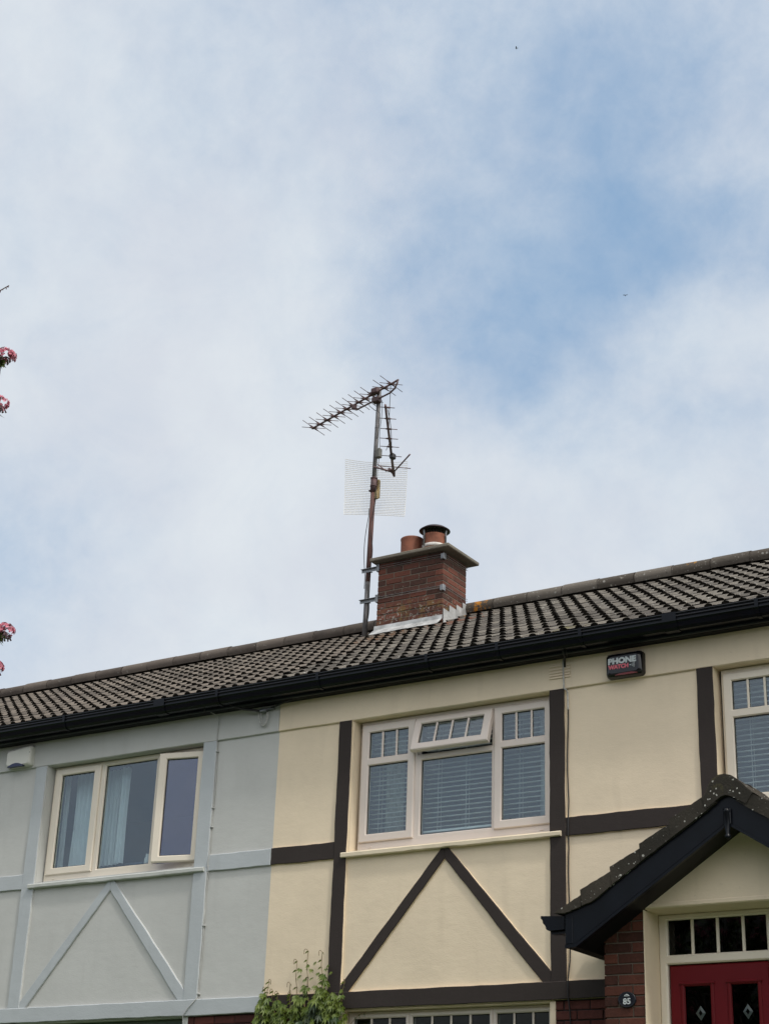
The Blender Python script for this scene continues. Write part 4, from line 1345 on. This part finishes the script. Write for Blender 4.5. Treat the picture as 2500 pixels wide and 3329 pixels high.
def text_mesh(name, s, size, material, parent, loc, bold=.0, sx=1.0, extrude=.001):
    cu = bpy.data.curves.new(name, 'FONT')
    cu.body = s
    cu.size = size
    cu.offset = bold
    cu.extrude = extrude
    cu.resolution_u = 3
    tmp = bpy.data.objects.new(name, cu)
    COL.objects.link(tmp)
    bpy.context.view_layer.update()
    me = bpy.data.meshes.new_from_object(tmp.evaluated_get(bpy.context.evaluated_depsgraph_get()))
    bpy.data.objects.remove(tmp)
    xs = [v.co.x for v in me.vertices]
    w = max(xs) - min(xs)
    x0 = min(xs)
    k = sx / w
    me.transform(Matrix.Translation(Vector(loc) - (parent.location if parent else Vector())) @ Matrix.Rotation(R(90), 4, 'X') @ Matrix.Scale(k, 4, (1, 0, 0)) @ Matrix.Translation((-x0, 0, 0)))
    me.materials.clear()
    me.materials.append(material)
    o = bpy.data.objects.new(name, me)
    COL.objects.link(o)
    o.parent = parent
    return o


# black alarm box with lettering
al = thing('alarm_box', 'black glossy alarm box lettered PHONE WATCH on the cream wall under the gutter', 'alarm', 'alarm boxes', (-5.42, 0, 5.92))
b = MB()
x0, x1, z0, z1 = -5.588, -5.258, 5.815, 6.022
rings = []
for y, ins, r in ((-.021, 0, .03), (-.055, 0, .03), (-.075, .006, .032), (-.088, .018, .034), (-.092, .032, .03)):
    rings.append([(x, y - .004 * (1 - ((x + 5.423) / .165) ** 2), z) for x, z in rrect(x0 + ins, x1 - ins, z0 + ins, z1 - ins, r)])
loft(b, rings)
b.build('casing', M_ALARMB, al)
text_mesh('lettering', 'PHONE', .066, M_TXTW, al, (-5.556, -.0965, 5.927), .0038, .25)
text_mesh('lettering', 'WATCH', .046, M_TXTR, al, (-5.556, -.0965, 5.884), .0028, .18)
b = MB()
b.lathe(0, 0, [(0, 0), (.006, 0)], 12)
cx, cz = -5.360, 5.900
b = MB()
b.prism([(cx + .005 * math.cos(2 * math.pi * k / 12), cz + .005 * math.sin(2 * math.pi * k / 12)) for k in range(12)], lambda a, c, d: (a, d, c), -.0978, -.0945)
for r_ in (.013, .022, .031, .040):
    b.tube([(cx + r_ * math.cos(R(a)), -.0965, cz + r_ * math.sin(R(a))) for a in range(-38, 39, 8)], .0016, 4)
b.build('signal_mark', M_TXTW, al)
b = MB()
n = 12
b.prism([(-5.50 + .20 * k / n, 5.828 - .002 * math.sin(math.pi * k / n)) for k in range(n + 1)] + [(-5.30 - .20 * k / n, 5.831 + .016 * math.sin(math.pi * k / n)) for k in range(n + 1)], lambda a, c, d: (a, d, c), -.093, -.08)
b.build('red_lens', M_REDL, al)

# white alarm box
aw = thing('alarm_box', 'white alarm box with a blue lens below, on the grey wall under the gutter', 'alarm', 'alarm boxes', (-12.2, 0, 5.92))
b = MB()
rings = []
for y, ins, r in ((-.021, 0, .025), (-.06, 0, .025), (-.08, .006, .028), (-.09, .02, .03)):
    rr_ = []
    for x, z in rrect(-12.372 + ins, -12.03 - ins, 5.826 + ins, 6.03 - ins, r, 6):
        t = (x + 12.2) / .17
        if z > 5.93:
            z -= .022 * max(0, -math.sin(t * 2.6)) - .004 * t
        rr_.append((x, y, z))
    rings.append(rr_)
loft(b, rings)
b.build('casing', M_WHITE, aw)
b = MB()
n = 14
b.prism([(-12.33 + .22 * k / n, 5.824 + .002 * math.sin(math.pi * k / n)) for k in range(n + 1)] + [(-12.11 - .22 * k / n, 5.832 + .03 * math.sin(math.pi * k / n)) for k in range(n + 1)], lambda a, c, d: (a, d, c), -.0935, -.05)
b.build('blue_lens', M_BLUEL, aw)
b = MB()
b.box(-12.05, -12.04, -.088, -.076, 5.955, 5.962)
b.build('screw', M_CABK, aw)

# house number
pq = thing('house_number', 'oval black house number plaque reading 85 on the brick pier beside the red door', 'plaque', None, (-5.171, -.7, 3.177))
b = MB()
rings = []
for y, k in ((-.702, 1.0), (-.712, 1.0), (-.717, .93), (-.715, .86)):
    rings.append([(-5.171 + .069 * k * math.cos(2 * math.pi * i / 32), y, 3.177 + .056 * k * math.sin(2 * math.pi * i / 32)) for i in range(32)])
loft(b, rings)
b.build('plate', M_PLAQUE, pq)
text_mesh('number', '85', .058, M_TXTW, pq, (-5.200, -.7165, 3.146), .0012, .058)
b = MB()
for dx, dz, r_ in ((-.014, .0, .0045), (-.006, .0045, .004), (.001, .007, .0045), (.008, .0045, .004), (.015, .0, .0045)):
    b.prism([(-5.171 + dx + r_ * math.cos(2 * math.pi * k / 8), 3.205 + dz + r_ * math.sin(2 * math.pi * k / 8)) for k in range(8)], lambda a, c, d: (a, d, c), -.7185, -.715)
b.box(-5.192, -5.15, -.7185, -.715, 3.2, 3.202)
b.build('ornament', M_TXTW, pq)

# wall cables
c1 = thing('wall_cable', 'grey painted cable clipped down the grey post beside the window of the grey house', 'cable', 'cables on the walls', (-9.66, 0, 5))
b = MB()
pts = [(-9.70, -.10, 6.066), (-9.66, -.055, 6.045), (-9.648, -.03, 6.01)]
for k in range(24):
    z = 5.95 - k * (5.95 - 3.46) / 23
    pts.append((-9.652 - .006 * math.sin(k * .9) - .004 * (k / 23), -.012 - (.018 if z > BAND - .03 else (.02 if 4.55 < z < 4.74 else 0)), z))
pts += [(-9.665, -.036, 3.43), (-9.74, -.04, 3.36), (-9.79, -.04, 3.30), (-9.80, -.02, 3.22), (-9.80, -.015, 2.2)]
b.tube(pts, .0042, 6)
b.build('cable', M_CABG, c1)
for z in (5.70, 5.16, 4.98, 4.62, 4.08, 3.48):
    b = MB()
    b.box(-9.664, -9.64, -.024, -.002 if z < 5.8 else -.02, z - .006, z + .006, bev=.002)
    b.build('clip', M_CABG, c1)
c2 = thing('wall_cable', 'dark cable run down the brown post right of the cream house window', 'cable', 'cables on the walls', (-5.99, 0, 5))
for name, zs, mm in (('white_cable', (6.06, 5.62), M_CABW), ('cable', (5.62, 2.3), M_CABK)):
    b = MB()
    n = 26
    pts = []
    for k in range(n + 1):
        z = zs[0] + (zs[1] - zs[0]) * k / n
        x = -5.985 + .006 * math.sin(z * 7) + (.012 if z < 5.8 else -.01)
        pts.append((x, -.03 if z > BAND - .02 else (-.028 if (4.56 < z < 4.73) else (-.037 if BB < z < BT + .02 else -.012)), z))
    b.tube(pts, .0055 if name == 'cable' else .007, 6)
    b.build(name, mm, c2)
b = MB()
b.tube([(-5.93, -.16, 6.13), (-5.935, -.16, 6.07), (-5.95, -.1, 6.055), (-5.985, -.035, 6.04), (-5.985, -.033, 5.99)], .009, 7)
b.tube([(-5.90, -.16, 6.13), (-5.905, -.16, 6.07), (-5.93, -.1, 6.055)], .005, 6)
b.build('eaves_lead', M_CABK, c2)

# service bracket and looped cables under the eaves
sv = thing('cable_bracket', 'wall bracket with two looped white cables under the gutter beside the colour change', 'bracket', None, (-9.08, 0, 6.0))
b = MB()
b.box(-9.165, -8.99, -.06, -.022, 6.018, 6.03, bev=.003)
b.box(-9.13, -9.06, -.085, -.022, 6.0, 6.016, bev=.003)
b.tube([(-9.16, -.05, 6.03), (-9.09, -.06, 6.045), (-8.99, -.05, 6.05)], .008, 6)
b.build('bracket', M_STRAP, sv)
for xa, xb, lo in ((-9.16, -9.035, 5.875), (-9.135, -9.055, 5.885)):
    b = MB()
    cxm, hw = (xa + xb) / 2, (xb - xa) / 2
    b.tube([(cxm - hw * math.cos(R(a)) * (1 if a < 90 else .75), -.05, lo + .13 * (1 - math.sin(R(a))) ** 1.15) for a in range(0, 181, 12)], .0055, 6)
    b.build('loop_cable', M_CABW, sv)
b = MB()
b.tube([(-9.12, -.06, 6.01), (-9.2, -.09, 6.025), (-9.3, -.11, 6.04), (-9.4, -.145, 6.075), (-9.43, -.158, 6.1)], .012, 7)
b.tube([(-9.02, -.05, 6.03), (-8.9, -.08, 6.045), (-8.75, -.11, 6.062)], .009, 7)
pts = [(-9.43, -.162, 6.1), (-9.48, -.164, 6.125), (-9.58, -.164, 6.125), (-9.68, -.164, 6.105), (-9.73, -.163, 6.08), (-9.735, -.15, 6.055)]
b.tube(pts, .006, 6)
b.build('service_cable', M_CABK, sv)

# ------------------------------------------------------------------ plants
def leaflet(mb, base, d, side, L, Wd, droop, mi):
    nrm = side.cross(d).normalized()
    p0, p3 = base, base + d * L + Vector((0, 0, -droop))
    pm2 = base + d * L * .4 + Vector((0, 0, -droop * .25))
    a, c = pm2 + side * Wd * .5, pm2 - side * Wd * .5
    k = nrm * Wd * .16
    mb.face([p0, a + k, p3], mi); mb.face([p0, p3, c + k], mi)


def creeper():
    rr = random.Random(21)
    t = thing('climbing_plant', 'green climbing creeper at the corner of the ground floor window, with hooked bare tips', 'plant', None, (-8.5, -.1, 1.2))
    lv = MB()

    def top(x):
        pr = [(-9.05, 3.08), (-8.96, 3.22), (-8.88, 3.40), (-8.78, 3.40), (-8.68, 3.30), (-8.60, 3.34), (-8.52, 3.40), (-8.42, 3.46), (-8.32, 3.50), (-8.2, 3.48), (-8.12, 3.46), (-8.06, 3.36), (-8.03, 3.1), (-8.0, 2.9)]
        if x <= pr[0][0]: return pr[0][1]
        for (a, b), (c, d) in zip(pr, pr[1:]):
            if a <= x <= c:
                return b + (d - b) * (x - a) / (c - a)
        return pr[-1][1]

    def leaf(x, z, y, s, mi):
        c = Vector((x, y, z))
        out = Vector((rr.uniform(-.6, .6), -1, rr.uniform(.0, .9))).normalized()
        sd = out.cross(Vector((0, 0, 1))).normalized()
        upv = sd.cross(out).normalized()
        rot = rr.uniform(-.5, .5)
        for a in (-1.75, -.95, 0, .95, 1.75):
            th = a * .85 + rot - math.pi / 2
            d = (sd * math.cos(th) + upv * math.sin(th) + out * .35).normalized()
            w = d.cross(out).normalized()
            leaflet(lv, c, d, w, s * (1 - .18 * abs(a)) * rr.uniform(.85, 1.1), s * .34, s * .38, mi)
    n = 0
    while n < 1250:
        x = rr.uniform(-9.15, -7.98)
        zz = top(x) + .07 * math.sin(x * 31) + .05 * math.sin(x * 67 + 1)
        z = zz - abs(rr.gauss(0, .28)) if rr.random() < .7 else rr.uniform(2.3, zz)
        if z < 2.2: continue
        dens = 1 if z < zz - .08 else .5
        if rr.random() > dens: continue
        n += 1
        y = -.04 - rr.random() * min(.2, .05 + (zz - z) * .3) - (.03 if BB < z < BT else 0)
        lower = zz - z > .22
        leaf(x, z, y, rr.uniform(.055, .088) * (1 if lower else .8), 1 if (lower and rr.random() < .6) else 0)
    tips = [(-8.87, 3.55, .03), (-8.905, 3.49, -.02), (-8.82, 3.47, -.025), (-8.765, 3.45, -.025), (-8.64, 3.52, -.025), (-8.63, 3.44, -.02), (-8.58, 3.71, -.03), (-8.47, 3.79, -.035), (-8.32, 3.77, -.03), (-8.08, 3.52, .01)]
    st = MB()
    for x, z, h in tips:
        zb = top(x) - .15
        pts = []
        for k in range(8):
            f = k / 7
            pts.append((x + .05 * (1 - f) ** 2 * (1 if h < 0 else -1) + .006 * math.sin(k * 2.1), -.035, zb + (z - zb) * f))
        for a in (40, 80, 120, 165, 200):
            pts.append((x + h * .5 * (1 - math.cos(R(a))), -.04, z + .018 * math.sin(R(a)) - (.02 if a > 170 else 0)))
        st.tube(pts, [.0038] * 4 + [.0026] * (len(pts) - 4), 5)
        for k in range(2, 8):
            for _ in range(2):
                p = Vector(pts[k])
                sgn = rr.choice((-1, 1))
                leaflet(lv, p, Vector((sgn * .7, -.4, -.3)).normalized(), Vector((0, -.5, 1)).normalized(), rr.uniform(.02, .042), .017, .014, 0)
    for (x, z) in ((-8.53, 3.64), (-8.52, 3.585), (-8.44, 3.67), (-8.41, 3.63), (-8.40, 3.56), (-8.37, 3.69), (-8.34, 3.60), (-8.47, 3.55), (-8.26, 3.63), (-8.23, 3.66), (-8.2, 3.6)):
        leaf(x, z, -.05, rr.uniform(.035, .05), 0)
    for x in (-8.9, -8.7, -8.45, -8.3, -8.15):
        st.tube([(x + .03 * math.sin(k * 1.3 + x), -.03 - (.01 if k > 8 else 0), 1.15 + (top(x) - 1.2) * k / 10) for k in range(11)], .008, 6)
    # a thin shoot over the window reveal
    st.tube([(-8.1, -.02, 3.1), (-8.03, .0, 3.16), (-7.98, .01, 3.22), (-7.93, .01, 3.255), (-7.88, .01, 3.262)], .0025, 4)
    for x, z in ((-8.02, 3.17), (-7.98, 3.23), (-7.94, 3.25), (-7.89, 3.26)):
        leaflet(lv, Vector((x, 0, z)), Vector((.5, -.4, -.6)).normalized(), Vector((.6, -.4, .5)).normalized(), .04, .018, .01, 1)
    lv.build('leaves', [M_LEAF, M_LEAFD], t, recalc=False)
    st.build('stems', M_STEM, t)


creeper()


def hawthorn():
    rr = random.Random(9)
    base = Vector((-7.0, -8.0, .25))
    t = thing('hawthorn_tree', 'hawthorn tree with dark pink blossom reaching in at the left edge', 'tree', None, base)
    tk = MB()
    top = base + Vector((.1, .1, 2.1))
    tk.tube([base, base + Vector((.05, .02, 1)), top], [.16, .12, .1], 10)
    lim, lf, fl, tw = MB(), MB(), MB(), MB()
    # sprays: (end point, droop direction, flowers) - the first five lean over the street side
    tipsL = [((-4.865, -7.597, 5.345), 0, .03), ((-4.85, -7.569, 5.0), 1, .042), ((-4.858, -7.561, 4.775), 1, .04), ((-4.752, -7.46, 3.765), 1, .04), ((-4.782, -7.459, 3.615), 1, .035)]
    ends = [(Vector(p), f, r_) for p, f, r_ in tipsL]
    cc = base + Vector((0, 0, 3.9))
    while len(ends) < 150:
        v = Vector((rr.gauss(0, 1), rr.gauss(0, 1), rr.gauss(0, 1))).normalized() * rr.uniform(.7, 1.0)
        p = cc + Vector((v.x * 1.55, v.y * 1.55, v.z * 1.6))
        w = p - Vector((0, -11.9, 1.6))
        # keep the body of the crown clear of the view to the houses
        if math.degrees(math.atan2(-w.x, w.y)) < 50.5 and p.y > -11.5:
            continue
        ends.append((p, 1, rr.uniform(.04, .07)))
    hubs = [top + Vector((math.cos(a) * .75, math.sin(a) * .75, rr.uniform(.7, 1.9))) for a in [k * 2 * math.pi / 7 for k in range(7)]]
    for h in hubs:
        lim.tube([top - Vector((0, 0, .1)), top.lerp(h, .5) + Vector((0, 0, .12)), h], [.07, .05, .03], 7)
    def blossom(p, r_):
        """domed cluster of small five-petalled flowers over hanging stalks"""
        for _ in range(46):
            v = Vector((rr.gauss(0, 1), rr.gauss(0, 1), abs(rr.gauss(0, .9)) - .25)).normalized()
            c = p + Vector((v.x * r_, v.y * r_, v.z * r_ * .8)) * rr.uniform(.8, 1.05)
            s = rr.uniform(.0075, .0095)
            e1 = v.cross(Vector((.3, .2, 1))).normalized()
            e2 = v.cross(e1)
            for q in range(5):
                a = q * 2 * math.pi / 5 + rr.random()
                dirv = e1 * math.cos(a) + e2 * math.sin(a)
                sdv = v.cross(dirv)
                c1_ = c + dirv * s + sdv * s * .6 + v * s * .5
                c2_ = c + dirv * s - sdv * s * .6 + v * s * .5
                fl.face([c, c2_, c + dirv * s * 1.35 + v * s * .35, c1_])
        for _ in range(14):
            v = Vector((rr.uniform(-1, 1), rr.uniform(-1, 1), -.6)).normalized()
            c = p + v * r_ * rr.uniform(.5, 1.0)
            tw.tube([p, p.lerp(c, .7), c + Vector((0, 0, -.012))], [.0014, .0018, .004], 4)

    def leaf_tuft(q, n):
        for _ in range(n):
            d = Vector((rr.uniform(-1, 1), rr.uniform(-1, 1), rr.uniform(-.7, .6))).normalized()
            s = d.cross(Vector((rr.uniform(-1, 1), rr.uniform(-1, 1), rr.uniform(-1, 1)))).normalized()
            L = rr.uniform(.035, .06)
            for a in (-.7, 0, .7):
                dd = (d * math.cos(a) + s * math.sin(a)).normalized()
                leaflet(lf, q, dd, d.cross(s).cross(dd).normalized(), L * (1 if a == 0 else .75), .016, .006, 0)

    for n_, (p, f, r_) in enumerate(ends):
        h = min(hubs, key=lambda q: (q - p).length)
        mid = h.lerp(p, .55) + Vector((0, 0, .1))
        lim.tube([h, mid, mid.lerp(p, .6) + Vector((0, 0, -.015)), p], [.018, .008, .005, .0022], 5)
        for k in range(8):
            q = mid.lerp(p, k / 8)
            leaf_tuft(q + Vector((rr.uniform(-.03, .03), rr.uniform(-.03, .03), rr.uniform(-.03, .03))) * (1 if p.x < -4.95 or k < 6 else .3), 9)
        inward = (mid - p).normalized()
        if not f:
            for _ in range(7):
                q = p + inward * rr.uniform(0, .06)
                tw.tube([q, q + Vector((rr.uniform(-.006, .004), 0, rr.uniform(-.016, .01)))], .0028, 4)
            continue
        blossom(p, r_)
        leaf_tuft(p + inward * .03 + Vector((0, 0, -.012)), 12)
        for _ in range(4 if n_ < 60 else 2):
            b0 = p + inward * rr.uniform(.1, .4)
            b1 = b0 + inward * rr.uniform(-.02, .08) + Vector((rr.uniform(-.14, .0), rr.uniform(-.14, .0), rr.uniform(-.12, .12)))
            lim.tube([b0, b1], [.003, .0018], 4)
            leaf_tuft(b0.lerp(b1, .6), 5)
            leaf_tuft(b1, 4)
            if rr.random() < .6:
                blossom(b1, r_ * rr.uniform(.8, 1.1))
    trunk = tk.build('trunk', M_BARK, t)
    cr = lim.build('crown', M_BARK, t)
    lf.build('leaves', M_HLEAF, cr, recalc=False)
    fl.build('blossom', M_HFLOW, cr, recalc=False)
    tw.build('blossom_stalks', M_HCAL, cr)


hawthorn()


def street_tree(x, y, h, label, seed):
    rr = random.Random(seed)
    t = thing('street_tree', label, 'tree', 'trees across the road', (x, y, -.1))
    b = MB()
    b.tube([(x, y, -.1), (x + .1, y, h * .2), (x, y + .1, h * .45)], [.22, .17, .1], 9)
    for k in range(9):
        a = k * 2.4
        b.tube([(x, y, h * .3), (x + math.cos(a) * h * .15, y + math.sin(a) * h * .15, h * .55), (x + math.cos(a) * h * .26, y + math.sin(a) * h * .26, h * (.6 + .03 * k))], [.09, .05, .02], 6)
    b.build('trunk', M_BARK, t)
    c = MB()
    clumps = []
    for _ in range(60):
        v = Vector((rr.gauss(0, 1), rr.gauss(0, 1), rr.gauss(0, 1))).normalized() * rr.uniform(.45, 1)
        clumps.append(Vector((x + v.x * h * .3, y + v.y * h * .3, h * .63 + v.z * h * .36)))
    for q in clumps:
        for _ in range(85):
            p = q + Vector((rr.gauss(0, .33), rr.gauss(0, .33), rr.gauss(0, .28)))
            d = Vector((rr.uniform(-1, 1), rr.uniform(-1, 1), rr.uniform(-1, .5))).normalized()
            s = d.cross(Vector((rr.uniform(-1, 1), rr.uniform(-1, 1), rr.uniform(-1, 1)))).normalized()
            leaflet(c, p, d, s, .16, .11, .02, 0)
    c.build('crown', M_TLEAF, t, recalc=False)


street_tree(-9.5, -21.6, 7.8, 'broad green tree across the road, dark in the glass over the red door', 3)
street_tree(-14.0, -21.8, 8.4, 'taller green tree across the road, farther left in the reflections', 4)


# ------------------------------------------------------------------ two far birds
def bird(loc, label, a):
    t = thing('bird', label, 'bird', 'birds in the sky', loc)
    L = Vector(loc)
    rot = Matrix.Rotation(a, 4, 'Z')
    f = lambda x, y, z: tuple(L + rot @ Vector((x, y, z)))
    b = MB()
    b.tube([f(-.16, 0, 0), f(-.09, 0, .01), f(0, 0, .0), f(.1, 0, -.01), f(.2, 0, 0)], [.012, .04, .055, .035, .01], 8)
    b.tube([f(-.16, 0, .0), f(-.2, 0, .0)], [.01, .002], 5)
    b.face([f(.17, 0, 0), f(.3, .05, 0), f(.27, 0, 0), f(.3, -.05, 0)])
    b.build('body', M_BIRD, t)
    for s in (1, -1):
        w = MB()
        P = [f(-.07, s * .03, .02), f(-.1, s * .2, .09), f(.0, s * .4, .07), f(.06, s * .2, .08), f(.07, s * .03, .02)]
        w.face(P)
        w.face([(x, y, z - .006) for x, y, z in P][::-1])
        w.build('wing', M_BIRD, t)


CAMP = Vector((0, -11.9, 1.6))
bird(CAMP + (Vector((-23.162, 30.595, 41.155)) - CAMP) * 4, 'tiny dark bird high in the pale cloud near the top', .4)
bird(CAMP + (Vector((-21.525, 35.902, 33.063)) - CAMP) * 4, 'tiny dark bird at right beside the deep blue gap, lower of the two', 2.0)


# ------------------------------------------------------------------ terrace across the road (met by the reflections in the glass)
tr = thing('terraced_row', 'brick terrace across the road, seen only as a dark reflection in the low glass', 'house', None, (-12, -24, 0))
b = MB()
b.box(-48, 24, -31, -24, -.1, 6.2)
b.build('wall', mat('far_brick', (.16, .08, .06), .9, .15, 2), tr)
b = MB()
b.prism([(-23.6, 6.15), (-27.5, 9.0), (-31.4, 6.15)], lambda a, c, d: (d, a, c), -48.3, 24.3)
b.build('roof', mat('far_roof', (.06, .055, .05), .9), tr)
for k in range(12):
    b = MB()
    x = -46 + 5.9 * k
    b.box(x, x + 1.8, -24.04, -23.99, 3.8, 5.0, bev=.01)
    b.build('window', mat('far_window', (.05, .06, .07), .2), tr)
